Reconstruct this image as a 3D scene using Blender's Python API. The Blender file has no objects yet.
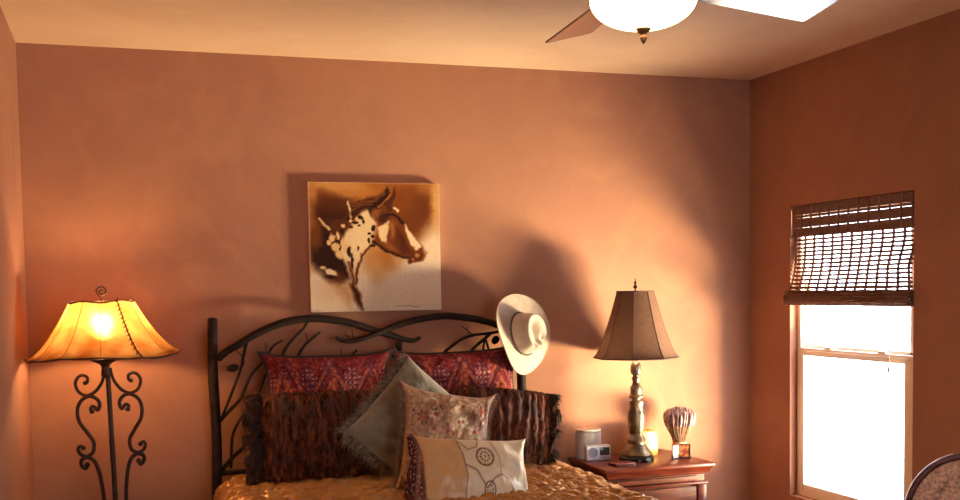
import bpy, bmesh, math, random
import numpy as np
from mathutils import Vector, Matrix
random.seed(7); rng = np.random.default_rng(7)
PI = math.pi
SC = bpy.context.scene
COL = SC.collection

# ------------------------------------------------------------------ camera
F, YAW, PITCH, ROLL, PPY, CZ = 1085.84, .3185, .0611, -.0164, 356.09, 1.58
D, XL, XR, H = 5.522, -.420, 3.485, 2.758
fw = Vector((math.sin(YAW)*math.cos(PITCH), math.cos(YAW)*math.cos(PITCH), -math.sin(PITCH)))
rr = Vector((math.cos(YAW), -math.sin(YAW), 0)); uu = rr.cross(fw)
r2 = rr*math.cos(ROLL) + uu*math.sin(ROLL); u2 = -rr*math.sin(ROLL) + uu*math.cos(ROLL)
CP = Vector((0, 0, CZ))
cd = bpy.data.cameras.new('camera'); cam = bpy.data.objects.new('camera', cd); COL.objects.link(cam)
cam.matrix_world = Matrix.Translation(CP) @ Matrix((r2, u2, -fw)).transposed().to_4x4()
cd.sensor_width = 36; cd.lens = 36*F/960; cd.shift_y = (PPY-250)/960; cd.clip_start = .05
SC.camera = cam
SC.view_settings.view_transform = 'Standard'; SC.view_settings.look = 'None'
SC.view_settings.gamma = 1; SC.view_settings.exposure = 0; SC.view_settings.use_curve_mapping = False

def atY(px, py, Y):
    d = fw + r2*((px-480)/F) + u2*((PPY-py)/F)
    return CP + d*(Y/d.y)

# ------------------------------------------------------------------ materials
def lin(c):
    return tuple(((v/255)/12.92 if v/255 <= .04045 else ((v/255+.055)/1.055)**2.4) for v in c)
MATS = {}
def mat(name, c, rough=.6, metal=0, c2=None, scale=8, detail=4, bump=0, bscale=40, coat=0, sheen=0,
        vcol=False, emit=None, estr=0, stretch=None, spec=.5, aniso=0, contrast=(.35, .65), dist=0):
    if name in MATS: return MATS[name]
    m = bpy.data.materials.new(name); m.use_nodes = True; nt = m.node_tree; N = nt.nodes; L = nt.links
    b = N['Principled BSDF']
    b.inputs['Roughness'].default_value = rough; b.inputs['Metallic'].default_value = metal
    b.inputs['Coat Weight'].default_value = coat; b.inputs['Coat Roughness'].default_value = .12
    b.inputs['Sheen Weight'].default_value = sheen; b.inputs['Specular IOR Level'].default_value = spec
    b.inputs['Base Color'].default_value = (*lin(c), 1)
    tc = N.new('ShaderNodeTexCoord'); mp = N.new('ShaderNodeMapping'); L.new(tc.outputs['Object'], mp.inputs[0])
    if stretch: mp.inputs['Scale'].default_value = stretch
    col = None
    if vcol:
        a = N.new('ShaderNodeVertexColor'); a.layer_name = 'Col'; col = a.outputs['Color']
        if c2:
            nz = N.new('ShaderNodeTexNoise'); nz.inputs['Scale'].default_value = scale; nz.inputs['Detail'].default_value = detail
            L.new(mp.outputs[0], nz.inputs['Vector'])
            mr = N.new('ShaderNodeMapRange'); L.new(nz.outputs['Fac'], mr.inputs['Value'])
            mr.inputs['From Min'].default_value = contrast[0]; mr.inputs['From Max'].default_value = contrast[1]
            mr.inputs['To Min'].default_value = .55; mr.inputs['To Max'].default_value = 1.15
            vm = N.new('ShaderNodeVectorMath'); vm.operation = 'SCALE'
            L.new(col, vm.inputs[0]); L.new(mr.outputs[0], vm.inputs['Scale']); col = vm.outputs[0]
        L.new(col, b.inputs['Base Color'])
    elif c2:
        nz = N.new('ShaderNodeTexNoise'); nz.inputs['Scale'].default_value = scale; nz.inputs['Detail'].default_value = detail
        nz.inputs['Distortion'].default_value = dist
        L.new(mp.outputs[0], nz.inputs['Vector'])
        cr = N.new('ShaderNodeValToRGB'); cr.color_ramp.elements[0].position = contrast[0]; cr.color_ramp.elements[1].position = contrast[1]
        cr.color_ramp.elements[0].color = (*lin(c), 1); cr.color_ramp.elements[1].color = (*lin(c2), 1)
        L.new(nz.outputs['Fac'], cr.inputs[0]); L.new(cr.outputs[0], b.inputs['Base Color'])
    if bump:
        bz = N.new('ShaderNodeTexNoise'); bz.inputs['Scale'].default_value = bscale; bz.inputs['Detail'].default_value = 3
        L.new(mp.outputs[0], bz.inputs['Vector'])
        bp = N.new('ShaderNodeBump'); bp.inputs['Strength'].default_value = bump; bp.inputs['Distance'].default_value = .01
        L.new(bz.outputs['Fac'], bp.inputs['Height']); L.new(bp.outputs[0], b.inputs['Normal'])
    if emit:
        b.inputs['Emission Color'].default_value = (*emit, 1); b.inputs['Emission Strength'].default_value = estr
    MATS[name] = m
    return m

def wall_mat(name, ca, cb, cc, s1, s2):
    m = bpy.data.materials.new(name); m.use_nodes = True; N = m.node_tree.nodes; L = m.node_tree.links
    b = N['Principled BSDF']; b.inputs['Roughness'].default_value = .75; b.inputs['Specular IOR Level'].default_value = .25
    tc = N.new('ShaderNodeTexCoord')
    n1 = N.new('ShaderNodeTexNoise'); n1.inputs['Scale'].default_value = s1; n1.inputs['Detail'].default_value = 5; n1.inputs['Distortion'].default_value = .8
    n2 = N.new('ShaderNodeTexNoise'); n2.inputs['Scale'].default_value = s2; n2.inputs['Detail'].default_value = 6; n2.inputs['Distortion'].default_value = 1.5
    L.new(tc.outputs['Object'], n1.inputs['Vector']); L.new(tc.outputs['Object'], n2.inputs['Vector'])
    r = N.new('ShaderNodeValToRGB'); e = r.color_ramp.elements
    e[0].position = .33; e[0].color = (*lin(ca), 1); e[1].position = .68; e[1].color = (*lin(cb), 1)
    L.new(n1.outputs['Fac'], r.inputs[0])
    mx = N.new('ShaderNodeMixRGB'); mx.inputs[2].default_value = (*lin(cc), 1); L.new(r.outputs[0], mx.inputs[1])
    mr = N.new('ShaderNodeMapRange'); mr.inputs['From Min'].default_value = .5; mr.inputs['From Max'].default_value = .72; mr.inputs['To Max'].default_value = .25
    L.new(n2.outputs['Fac'], mr.inputs['Value']); L.new(mr.outputs[0], mx.inputs[0]); L.new(mx.outputs[0], b.inputs['Base Color'])
    n3 = N.new('ShaderNodeTexNoise'); n3.inputs['Scale'].default_value = 22; n3.inputs['Detail'].default_value = 3; L.new(tc.outputs['Object'], n3.inputs['Vector'])
    bp = N.new('ShaderNodeBump'); bp.inputs['Strength'].default_value = .25; bp.inputs['Distance'].default_value = .008
    L.new(n3.outputs['Fac'], bp.inputs['Height']); L.new(bp.outputs[0], b.inputs['Normal'])
    return m
M_wall = wall_mat('terracotta_plaster', (154, 104, 82), (168, 115, 88), (184, 132, 94), 1.3, 3.2)
M_ceil = wall_mat('sand_ceiling_plaster', (222, 188, 152), (230, 198, 162), (236, 206, 170), 1.6, 4)
M_iron = mat('dark_wrought_iron', (24, 13, 10), .7, 0, spec=.2, c2=(44, 26, 20), scale=30, bump=.3, bscale=60)
M_rust = mat('rusty_brown_iron', (34, 17, 9), .55, .2, c2=(60, 32, 17), scale=25, bump=.3, bscale=50)
M_wood = mat('cherry_wood', (74, 24, 16), .36, 0, spec=.35, c2=(118, 46, 28), scale=5, detail=6, stretch=(1.2, 14, 14), coat=.05)
M_wood2 = mat('cherry_wood_panel', (88, 40, 24), .5, 0, spec=.3, c2=(130, 66, 38), scale=5, detail=6, stretch=(2, 12, 12), coat=0)

# ------------------------------------------------------------------ mesh helpers
def obj(name, bm, m, parent=None, smooth=True, mats=None):
    me = bpy.data.meshes.new(name)
    if isinstance(bm, tuple): me.from_pydata(bm[0], [], bm[1])
    else:
        bmesh.ops.recalc_face_normals(bm, faces=bm.faces) if not getattr(bm, 'keep', False) else None
        bm.to_mesh(me); bm.free()
    o = bpy.data.objects.new(name, me); COL.objects.link(o)
    if m: me.materials.append(m)
    if smooth:
        me.polygons.foreach_set('use_smooth', [True]*len(me.polygons))
        if smooth == 'auto':
            me.set_sharp_from_angle(angle=math.radians(35))
    if parent: o.parent = parent
    return o
def tag(o, label, cat, group=None):
    o['label'] = label; o['category'] = cat
    if group: o['group'] = group
    return o
def thing(name, label, cat, loc=(0, 0, 0), rot=(0, 0, 0), group=None):
    o = bpy.data.objects.new(name, None); COL.objects.link(o); o.empty_display_size = .1
    o.location = loc; o.rotation_euler = rot
    return tag(o, label, cat, group)
def struct(o): o['kind'] = 'structure'; return o
def stuff(o): o['kind'] = 'stuff'; return o

def box(bm, c, s, bev=0, rot=None, seg=2):
    r = bmesh.ops.create_cube(bm, size=1)
    vs = r['verts']
    bmesh.ops.scale(bm, vec=Vector(s), verts=vs)
    if bev:
        es = list({e for v in vs for e in v.link_edges})
        q = bmesh.ops.bevel(bm, geom=es, offset=bev, segments=seg, affect='EDGES', profile=.5)
        vs = list({v for f in q['faces'] for v in f.verts} | {v for v in vs if v.is_valid})
    if rot is not None: bmesh.ops.rotate(bm, matrix=rot, verts=vs, cent=(0, 0, 0))
    bmesh.ops.translate(bm, vec=Vector(c), verts=vs)
    return vs
def bx(c, s, bev=0, rot=None):
    bm = bmesh.new(); box(bm, c, s, bev, rot); return bm
def span(x0, x1, y0, y1, z0, z1, bev=0):
    return bx(((x0+x1)/2, (y0+y1)/2, (z0+z1)/2), (x1-x0, y1-y0, z1-z0), bev)
def addspan(bm, x0, x1, y0, y1, z0, z1, bev=0):
    box(bm, ((x0+x1)/2, (y0+y1)/2, (z0+z1)/2), (x1-x0, y1-y0, z1-z0), bev)

def smooth_path(pts, n=6):
    P = [Vector(p) for p in pts]
    if len(P) < 3: return P
    out = []
    for i in range(len(P)-1):
        a = P[max(i-1, 0)]; b = P[i]; c = P[i+1]; d = P[min(i+2, len(P)-1)]
        for k in range(n):
            t = k/n
            out.append(.5*((2*b) + (c-a)*t + (2*a-5*b+4*c-d)*t*t + (3*b-a-3*c+d)*t**3))
    out.append(P[-1]); return out
def tube(bm, pts, rad, seg=10, closed=False, cap=True, wob=0):
    P = [Vector(p) for p in pts]; n = len(P)
    R = rad if isinstance(rad, (list, tuple)) else [rad]*n
    if len(R) != n:
        R = [R[0] + (R[-1]-R[0])*i/(n-1) for i in range(n)] if len(R) == 2 else list(np.interp(np.linspace(0, 1, n), np.linspace(0, 1, len(R)), R))
    rings = []; up = None
    for i in range(n):
        if closed: t = (P[(i+1) % n]-P[i-1]).normalized()
        else: t = (P[min(i+1, n-1)]-P[max(i-1, 0)]).normalized()
        if up is None:
            up = Vector((0, 0, 1)) if abs(t.z) < .9 else Vector((1, 0, 0))
        s = t.cross(up)
        if s.length < 1e-6: s = t.orthogonal()
        s.normalize(); up = s.cross(t).normalized()
        w = 1 + (random.uniform(-wob, wob) if wob else 0)
        rings.append([bm.verts.new(P[i] + (s*math.cos(a) + up*math.sin(a))*R[i]*w) for a in [2*PI*k/seg for k in range(seg)]])
    for i in range(n if closed else n-1):
        A = rings[i]; B = rings[(i+1) % n]
        for k in range(seg): bm.faces.new((A[k], A[(k+1) % seg], B[(k+1) % seg], B[k]))
    if cap and not closed:
        for rg, i in ((rings[0], 0), (rings[-1], -1)):
            t = (P[0]-P[1]).normalized() if i == 0 else (P[-1]-P[-2]).normalized()
            v = bm.verts.new(P[i] + t*R[i]*.5)
            for k in range(seg): bm.faces.new((rg[k], rg[(k+1) % seg], v))
def tb(pts, rad, seg=10, n=6, **k):
    bm = bmesh.new(); tube(bm, smooth_path(pts, n) if n else pts, rad, seg, **k); return bm
def lathe(bm, prof, seg=40, c=(0, 0, 0), cap=True):
    rings = []
    for r, z in prof:
        rings.append([bm.verts.new((c[0]+r*math.cos(2*PI*k/seg), c[1]+r*math.sin(2*PI*k/seg), c[2]+z)) for k in range(seg)])
    for A, B in zip(rings, rings[1:]):
        for k in range(seg): bm.faces.new((A[k], A[(k+1) % seg], B[(k+1) % seg], B[k]))
    if cap:
        for rg in (rings[0], rings[-1]):
            try: bm.faces.new(rg)
            except Exception: pass
def lt(prof, seg=40, c=(0, 0, 0), cap=True):
    bm = bmesh.new(); lathe(bm, prof, seg, c, cap); return bm

def vpaint(o, cols):                      # cols: n x 3 sRGB 0..255
    c = np.asarray(cols, float)/255
    l = np.where(c <= .04045, c/12.92, ((c+.055)/1.055)**2.4)
    a = o.data.color_attributes.new('Col', 'FLOAT_COLOR', 'POINT')
    a.data.foreach_set('color', np.concatenate([l, np.ones((len(l), 1))], 1).astype(np.float32).ravel())

# value noise for shapes
def vnoise(x, y, seed=0, per=None):
    r = np.random.default_rng(seed).random((64, 64))
    x = np.asarray(x, float); y = np.asarray(y, float)
    xi = np.floor(x).astype(int); yi = np.floor(y).astype(int); fx = x-xi; fy = y-yi
    fx = fx*fx*(3-2*fx); fy = fy*fy*(3-2*fy)
    g = lambda a, b: r[a % 64, b % 64]
    return (g(xi, yi)*(1-fx)+g(xi+1, yi)*fx)*(1-fy) + (g(xi, yi+1)*(1-fx)+g(xi+1, yi+1)*fx)*fy*1.0
def fbm(x, y, seed=0):
    return vnoise(x, y, seed)*.55 + vnoise(x*2.1, y*2.1, seed+1)*.28 + vnoise(x*4.3, y*4.3, seed+2)*.17

# 2D painting
class Canvas:
    def __init__(s, X, Y, c):
        s.X = X; s.Y = Y; s.C = np.ones(X.shape+(3,))*np.array(c, float)
    def mix(s, m, c): s.C += (np.array(c, float)-s.C)*np.clip(m, 0, 1)[..., None]
    def sd(s, P):
        P = np.array(P, float); d = np.full(s.X.shape, 1e9); ins = np.zeros(s.X.shape, bool)
        for i in range(len(P)):
            a = P[i-1]; b = P[i]; e = b-a; wx = s.X-a[0]; wy = s.Y-a[1]
            t = np.clip((wx*e[0]+wy*e[1])/(e@e+1e-9), 0, 1)
            d = np.minimum(d, np.hypot(wx-e[0]*t, wy-e[1]*t))
            c = ((a[1] > s.Y) != (b[1] > s.Y)) & (s.X < (b[0]-a[0])*(s.Y-a[1])/((b[1]-a[1]) if b[1] != a[1] else 1e-9)+a[0])
            ins ^= c
        return np.where(ins, -d, d)
    def poly(s, P, c, blur=1.5, op=1): s.mix(op*np.clip(.5-s.sd(P)/blur/2, 0, 1), c)
    def ell(s, x, y, a, b, c, blur=.5, op=1, ang=0):
        dx = s.X-x; dy = s.Y-y; ca = math.cos(ang); sa = math.sin(ang)
        r = np.hypot((dx*ca+dy*sa)/a, (-dx*sa+dy*ca)/b); t = np.clip((1+blur-r)/(2*blur), 0, 1)
        s.mix(op*t*t*(3-2*t), c)
    def line(s, P, w, c, blur=1, op=1):
        P = np.array(P, float); d = np.full(s.X.shape, 1e9)
        for a, b in zip(P, P[1:]):
            e = b-a; t = np.clip(((s.X-a[0])*e[0]+(s.Y-a[1])*e[1])/(e@e+1e-9), 0, 1)
            d = np.minimum(d, np.hypot(s.X-a[0]-e[0]*t, s.Y-a[1]-e[1]*t))
        s.mix(op*np.clip((w/2+blur/2-d)/blur, 0, 1), c)

# ------------------------------------------------------------------ room
WY0, WY1, WZ0, WZ1 = 4.148, 5.125, .418, 2.006
T = .14
YF = -1.6
struct(obj('wall_back', span(XL-T, XR+T, D, D+T, 0, H), M_wall, smooth=False))
struct(obj('wall_left', span(XL-T, XL, YF-T, D, 0, H), M_wall, smooth=False))
bm = bmesh.new(); addspan(bm, XL-T, .7, YF-T, YF, 0, H); addspan(bm, 2.7, XR+T, YF-T, YF, 0, H); addspan(bm, .7, 2.7, YF-T, YF, 0, .8); addspan(bm, .7, 2.7, YF-T, YF, 2.2, H)  # wall leaves an opening for the added fill-light window
struct(obj('wall_front', bm, M_wall, smooth=False))
bm = bmesh.new()
ys = [YF, WY0, WY1, D]; zs = [0, WZ0, WZ1, H]
for X in (XR, XR+T):
    g = [[bm.verts.new((X, y, z)) for z in zs] for y in ys]
    for i in range(3):
        for j in range(3):
            if i == 1 and j == 1: continue
            f = (g[i][j], g[i][j+1], g[i+1][j+1], g[i+1][j])
            bm.faces.new(f)
    if X == XR: g0 = g
for a, b in (((1, 1), (2, 1)), ((2, 1), (2, 2)), ((2, 2), (1, 2)), ((1, 2), (1, 1))):
    bm.faces.new((g0[a[0]][a[1]], g0[b[0]][b[1]], g[b[0]][b[1]], g[a[0]][a[1]]))
for q in ([(0, 0), (0, 3)], [(3, 3), (3, 0)], [(0, 3), (3, 3)], [(3, 0), (0, 0)]):
    a, b = q; bm.faces.new((g0[a[0]][a[1]], g0[b[0]][b[1]], g[b[0]][b[1]], g[a[0]][a[1]]))
struct(obj('wall_right', bm, M_wall, smooth=False))
struct(obj('ceiling', span(XL-T, XR+T, YF-T, D+T, H, H+T), M_ceil, smooth=False))
struct(obj('floor', span(XL-T, XR+T, YF-T, D+T, -.1, 0), mat('tan_carpet', (150, 118, 88), .95, c2=(170, 138, 104), scale=60, bump=.6, bscale=300), smooth=False))
M_trim = mat('tan_paint', (206, 168, 128), .45)
struct(obj('baseboard_back', span(XL, XR, D-.014, D, 0, .09, .003), M_trim, smooth='auto'))
struct(obj('baseboard_left', span(XL, XL+.014, YF, D-.014, 0, .09, .003), M_trim, smooth='auto'))
struct(obj('baseboard_right', span(XR-.014, XR, YF, D-.014, 0, .09, .003), M_trim, smooth='auto'))

# window
M_vinyl = mat('almond_vinyl', (244, 230, 212), .4)
def glass_mat():
    m = bpy.data.materials.new('window_glass'); m.use_nodes = True; N = m.node_tree.nodes; L = m.node_tree.links
    N.remove(N['Principled BSDF']); t = N.new('ShaderNodeBsdfTransparent'); g = N.new('ShaderNodeBsdfGlossy'); g.inputs['Roughness'].default_value = .02
    mx = N.new('ShaderNodeMixShader'); mx.inputs[0].default_value = .05
    t.inputs[0].default_value = (.96, .97, .97, 1)
    L.new(t.outputs[0], mx.inputs[1]); L.new(g.outputs[0], mx.inputs[2]); L.new(mx.outputs[0], N['Material Output'].inputs[0])
    return m
M_glass = glass_mat()
win = bpy.data.objects.new('window_1', None); COL.objects.link(win); win.location = (XR, (WY0+WY1)/2, WZ0); struct(win)
def wobj(name, bm, m, **k):
    o = obj(name, bm, m, win, **k)
    o.matrix_parent_inverse = Matrix.Translation(-win.location); return o
bm = bmesh.new(); fx0, fx1 = XR+.045, XR+.125; w = .035
addspan(bm, fx0, fx1, WY0, WY0+w, WZ0, WZ1, .003); addspan(bm, fx0, fx1, WY1-w, WY1, WZ0, WZ1, .003)
addspan(bm, fx0, fx1, WY0+w, WY1-w, WZ0, WZ0+w*.9, .003); addspan(bm, fx0, fx1, WY0+w, WY1-w, WZ1-w, WZ1, .003)
wobj('window_frame', bm, M_vinyl, smooth='auto')
ZM = 1.215
w2_ = bpy.data.objects.new('fill_window', None); COL.objects.link(w2_); struct(w2_)  # unseen window behind the camera, added to give cool fill daylight
bm = bmesh.new()
for a in ((.7, .75, .8, 2.2), (2.65, 2.7, .8, 2.2), (.75, 2.65, .8, .85), (.75, 2.65, 2.15, 2.2), (1.68, 1.72, .85, 2.15)): addspan(bm, a[0], a[1], YF-.1, YF-.05, a[2], a[3], .003)
obj('window_frame', bm, M_vinyl, w2_, smooth='auto')
obj('glass_pane', span(.75, 2.65, YF-.08, YF-.075, .85, 2.15), M_glass, w2_, smooth=False)
bm = bmesh.new(); sx0, sx1 = XR+.038, XR+.07; s = .05; sn = .085
a0, a1 = WY0+w*.6, WY1-w*.6
addspan(bm, sx0, sx1, a0, a0+sn, WZ0+.03, ZM+.02, .003); addspan(bm, sx0, sx1, a1-s, a1, WZ0+.03, ZM+.02, .003)
addspan(bm, sx0, sx1, a0+sn, a1-s, WZ0+.03, WZ0+.03+s*.8, .003); addspan(bm, sx0, sx1, a0+sn, a1-s, ZM-.022, ZM+.02, .003)
addspan(bm, sx0-.008, sx0+.01, a0+.05, a1-.05, ZM-.004, ZM+.006, .002)
wobj('lower_sash', bm, M_vinyl, smooth='auto')
bm = bmesh.new()
addspan(bm, sx1+.002, sx1+.03, a0, a0+.085, ZM-.01, WZ1-.03, .002); addspan(bm, sx1+.002, sx1+.03, a1-.02, a1, ZM-.01, WZ1-.03, .002)
addspan(bm, sx1+.002, sx1+.03, a0+.02, a1-.02, ZM-.01, ZM+.035, .002); addspan(bm, sx1+.002, sx1+.03, a0+.02, a1-.02, WZ1-.06, WZ1-.03, .002)
wobj('upper_sash', bm, M_vinyl, smooth='auto')
wobj('lower_pane', span(sx0+.014, sx0+.018, a0+sn, a1-s, WZ0+.06, ZM-.02), M_glass, smooth=False)
wobj('upper_pane', span(sx1+.012, sx1+.016, a0+.02, a1-.02, ZM+.02, WZ1-.05), M_glass, smooth=False)
bm = bmesh.new()
for y in (4.42, 4.85): box(bm, (sx0+.012, y, ZM+.026), (.022, .055, .012), .003)
wobj('sash_lock', bm, M_vinyl, smooth='auto')

# ------------------------------------------------------------------ woven blind
M_bam = mat('dark_woven_bamboo', (84, 52, 42), .6, c2=(130, 90, 72), scale=30, stretch=(1, 1, 20))
M_cordd = mat('dark_blind_yarn', (50, 30, 24), .8)
XRB = XR; XR = XR+.046
blind = thing('woven_blind', 'dark brown woven bamboo roman blind, half raised over the window', 'blind', (XR, (WY0+WY1)/2, WZ1))
def local(bm, o):
    bmesh.ops.translate(bm, vec=-Vector(o.location), verts=bm.verts); return bm
bm = bmesh.new(); addspan(bm, XR-.03, XR-.004, WY0+.003, WY1-.003, WZ1-.035, WZ1-.004, .003)
obj('head_rail', local(bm, blind), M_bam, blind, smooth='auto')
VZ = WZ1-.165
bm = bmesh.new(); z = WZ1-.004; k = 0
while z > VZ:
    h = random.choice((.010, .0125, .0125, .015)); gap = -.0015
    if k in (4, 5, 9) : gap = .0016
    y = WY0+.004
    while y < WY1-.01:
        L_ = random.uniform(.15, .5); y2 = min(y+L_, WY1-.004)
        box(bm, (XR-.036+random.uniform(-.001, .001), (y+y2)/2, z-h/2), (.003, y2-y-.0015, h), 0)
        y = y2
    z -= h+gap; k += 1
for i in range(13):
    y = WY0+.02+(WY1-WY0-.04)*i/12
    tube(bm, [(XR-.039, y, WZ1-.005), (XR-.039, y, VZ-.004)], .006, 6)
tube(bm, [(XR-.037, WY0+.004, VZ), (XR-.037, WY1-.004, VZ)], .005, 8)
obj('valance', local(bm, blind), M_bam, blind, smooth=False)
# billowing shade panel
def panel(t, yy):          # t 0..1 down, yy 0..1 along width (0 = far side)
    z = VZ - t*(VZ-1.54)
    out = .012 + .045*t**2.2
    inset = .004 + (.006 if yy < .5 else .034)*math.sin(PI*t**1.3)**2
    y = WY1 - inset*(1-2*min(yy, .5)) - (WY1-WY0)*yy + inset*max(0, 2*yy-1)
    return Vector((XR-out, y, z))
bm = bmesh.new(); ns = 15
for i in range(ns):
    t = i/(ns-1); hh = .0068 if i < 13 else .0085
    cols = [panel(t, j/24) for j in range(25)]
    up = Vector((0, 0, hh)); 
    tube(bm, [c+Vector((0, 0, random.uniform(-.0012, .0012))) for c in cols], hh, 6)
for j in range(13):
    yy = .015+.97*j/12
    tube(bm, [panel(t/24, yy)+Vector((-.003, 0, 0)) for t in range(25)], .0072, 6)
obj('shade_panel', local(bm, blind), M_bam, blind, smooth=False)
bm = bmesh.new()
rad = [.036, .034, .028, .022]; cz = [1.520, 1.497, 1.488, 1.483]
for q, (dx, dz, r) in enumerate(((-.050, 1.517, .030), (-.036, 1.505, .034), (-.058, 1.497, .024))):
    sl = []
    for j in range(33):
        sl.append((XR+dx, WY1+.012-(WY1-WY0+.014)*j/32, dz+.002*math.sin(j*1.3+q)))
    for a in range(14):
        an = 2*PI*a/14
        pts = [(p[0]+r*math.cos(an)*.9, p[1], p[2]+r*math.sin(an)*.9) for p in sl]
        tube(bm, pts, .0055, 5)
    for j in range(13):
        y = WY1-(WY1-WY0)*(.015+.97*j/12)
        tube(bm, [(XR+dx+r*math.cos(2*PI*a/16), y, dz+r*math.sin(2*PI*a/16)) for a in range(16)], .003, 5, closed=True)
box(bm, (XR-.06, (WY0+WY1)/2, 1.476), (.012, WY1-WY0+.004, .016), .002)
obj('bottom_roll', local(bm, blind), M_bam, blind, smooth=False)
bm = bmesh.new(); tube(bm, smooth_path([(XR-.06, WY0+.16, 1.48), (XR-.05, WY0+.158, 1.35), (XR-.052, WY0+.16, 1.18)]), .0016, 6)
lathe(bm, [(.002, .02), (.006, 0), (.007, -.015), (.001, -.02)], 10, (XR-.052, WY0+.16, 1.17))
obj('pull_cord', local(bm, blind), mat('pale_cord', (205, 180, 160), .7), blind)

XR = XRB
# ------------------------------------------------------------------ painting
pw, ph = .684, .655
PX0, PZ1 = .914, 2.134
ptg = thing('canvas_painting', 'square canvas painting of a brown and cream pinto horse head, hung above the bed', 'painting', (PX0+pw/2, D-.02, PZ1-ph/2))
NX, NY = 330, 316
gx, gy = np.meshgrid(np.linspace(308, 439, NX), np.linspace(183, 311.5, NY))
wx = gx+(fbm(gx/7, gy/7, 3)-.5)*4; wy = gy+(fbm(gx/7, gy/7, 9)-.5)*4
cv = Canvas(wx, wy, (236, 208, 176))
DK, BR, OR, CR = (44, 14, 4), (104, 46, 14), (160, 90, 32), (236, 200, 150)
cv.poly([(300, 150), (450, 150), (450, 225), (425, 240), (395, 235), (360, 240), (300, 265)], OR, 16)
cv.ell(345, 192, 30, 8, (190, 120, 56), .6); cv.ell(332, 186, 30, 5, (206, 140, 74), .6)
cv.ell(425, 190, 10, 6, (200, 130, 66), .6)
cv.ell(333, 213, 17, 13, DK, .6); cv.ell(323, 200, 9, 8, (110, 56, 20), .8)
cv.ell(418, 210, 17, 22, (104, 46, 12), .7); cv.ell(400, 204, 13, 18, (128, 62, 18), .8); cv.ell(408, 226, 12, 14, (110, 50, 12), .7)
cv.ell(437, 205, 6, 30, (206, 150, 90), .7); cv.ell(432, 250, 10, 20, (236, 204, 170), .9)
cv.ell(312, 198, 3.5, 16, (190, 120, 58), .8)
cv.poly([(312, 205), (330, 198), (348, 204), (346, 236), (312, 250)], (70, 26, 8), 8, .8)
cv.ell(345, 206, 20, 6, (96, 42, 14), .8, .7)
cv.ell(379, 258, 17, 13, (164, 92, 30), .9); cv.ell(374, 268, 9, 14, (206, 150, 88), .9, .7)
cv.ell(325, 290, 16, 14, (222, 184, 150), .9)
cv.poly([(308, 232), (322, 226), (340, 240), (346, 262), (348, 278), (336, 284), (322, 276), (308, 262)], DK, 5)
cv.ell(314, 238, 6, 12, (140, 74, 26), .7, .7); cv.ell(333, 277, 9, 6, (96, 46, 14), .7)
cv.poly([(330, 284), (346, 284), (350, 300), (344, 306)], (186, 124, 70), 5, .7)
# neck
cv.poly([(336, 252), (341, 235), (350, 226), (360, 212), (370, 206), (374, 222), (369, 240), (366, 247), (358, 258), (353, 272), (351, 284), (345, 272), (341, 262)], CR, 2.2)
cv.poly([(327, 222), (341, 220), (352, 204), (366, 200), (378, 201), (372, 208), (358, 212), (350, 222), (342, 236), (330, 234)], (86, 38, 12), 1.6)
cv.line([(347, 202), (347, 210), (349, 217)], 2, CR, 1.5)
cv.line([(318, 219), (322, 226), (328, 230)], 2.4, (222, 176, 116), 1.5)
for x, y, a, b in ((330, 238, 2.5, 4), (335, 236, 1.8, 3.5), (327, 243, 2.4, 3), (340, 243, 3, 4), (333, 247, 4, 4), (337, 254, 4, 5), (344, 248, 3, 6), (342, 226, 2, 2), (349, 221, 2, 2), (355, 219, 2, 2)):
    cv.ell(x, y, a, b, (232, 186, 128), .35)
for x, y, a, b in ((353, 214, 3, 1.6), (358, 218, 2.6, 2), (353, 223, 2.4, 1.4), (360, 222, 1.6, 2.2), (346, 219, 2, 2.2), (349, 227, 1.6, 1.2), (340, 232, 2, 2.5), (356, 226, 1.4, 1.2),
                   (371, 228, 2, 2.5), (367, 233, 2, 1.6), (371, 237, 2.4, 2), (366, 241, 1.6, 2.4), (375, 243, 2.4, 2.4), (370, 246, 3, 1.6), (338, 248, 1.2, 3), (347, 252, 1.8, 5), (349, 262, 1.5, 8), (356, 249, 1, 3)):
    cv.ell(x, y, a, b, DK, .35)
cv.line([(367, 246), (359, 256), (354, 268), (352, 284)], 2.6, (96, 42, 12), 1.8)
cv.line([(345, 262), (349, 276), (350, 286)], 2.8, (120, 60, 22), 1.8)
cv.poly([(346, 284), (352, 286), (357, 296), (359, 311), (355, 308), (349, 296)], (76, 30, 8), 2)
cv.ell(329, 272, 6, 3, (244, 210, 170), .35, 1, .5); cv.ell(321, 267, 3, 2, (230, 184, 130), .4); cv.ell(328, 277, 5, 2, DK, .5)
# head
cv.poly([(370, 206), (384, 206), (396, 212), (404, 224), (413, 237), (421, 247), (424, 254), (421, 260), (414, 263), (407, 261), (396, 256), (382, 251), (372, 243), (376, 228), (372, 216)], (112, 48, 12), 2)
cv.poly([(348, 214), (356, 203), (366, 198), (376, 198), (386, 190), (384, 200), (376, 207), (362, 209), (354, 216)], (62, 24, 8), 2.2)
cv.line([(352, 207), (362, 202), (374, 201), (384, 194)], 1.2, (150, 84, 34), 1.5, .8)
cv.line([(350, 212), (360, 205), (372, 204)], 1.0, (170, 100, 44), 1.5, .7)
cv.poly([(366, 210), (374, 202), (382, 196), (387, 187), (388, 194), (383, 204), (374, 210), (370, 218)], DK, 1.2)
cv.poly([(382, 204), (389, 197), (394, 187), (394, 196), (390, 208), (385, 213)], (80, 32, 8), 1.2)
cv.line([(376, 207), (384, 201), (388, 195)], 1.4, (176, 104, 44), 1.2)
cv.poly([(375, 228), (386, 221), (388, 222), (385, 232), (384, 244), (379, 241)], CR, 1)
cv.poly([(403, 222), (406, 226), (413, 237), (420, 247), (416, 250), (409, 246), (405, 234)], (240, 204, 160), .9)
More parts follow.
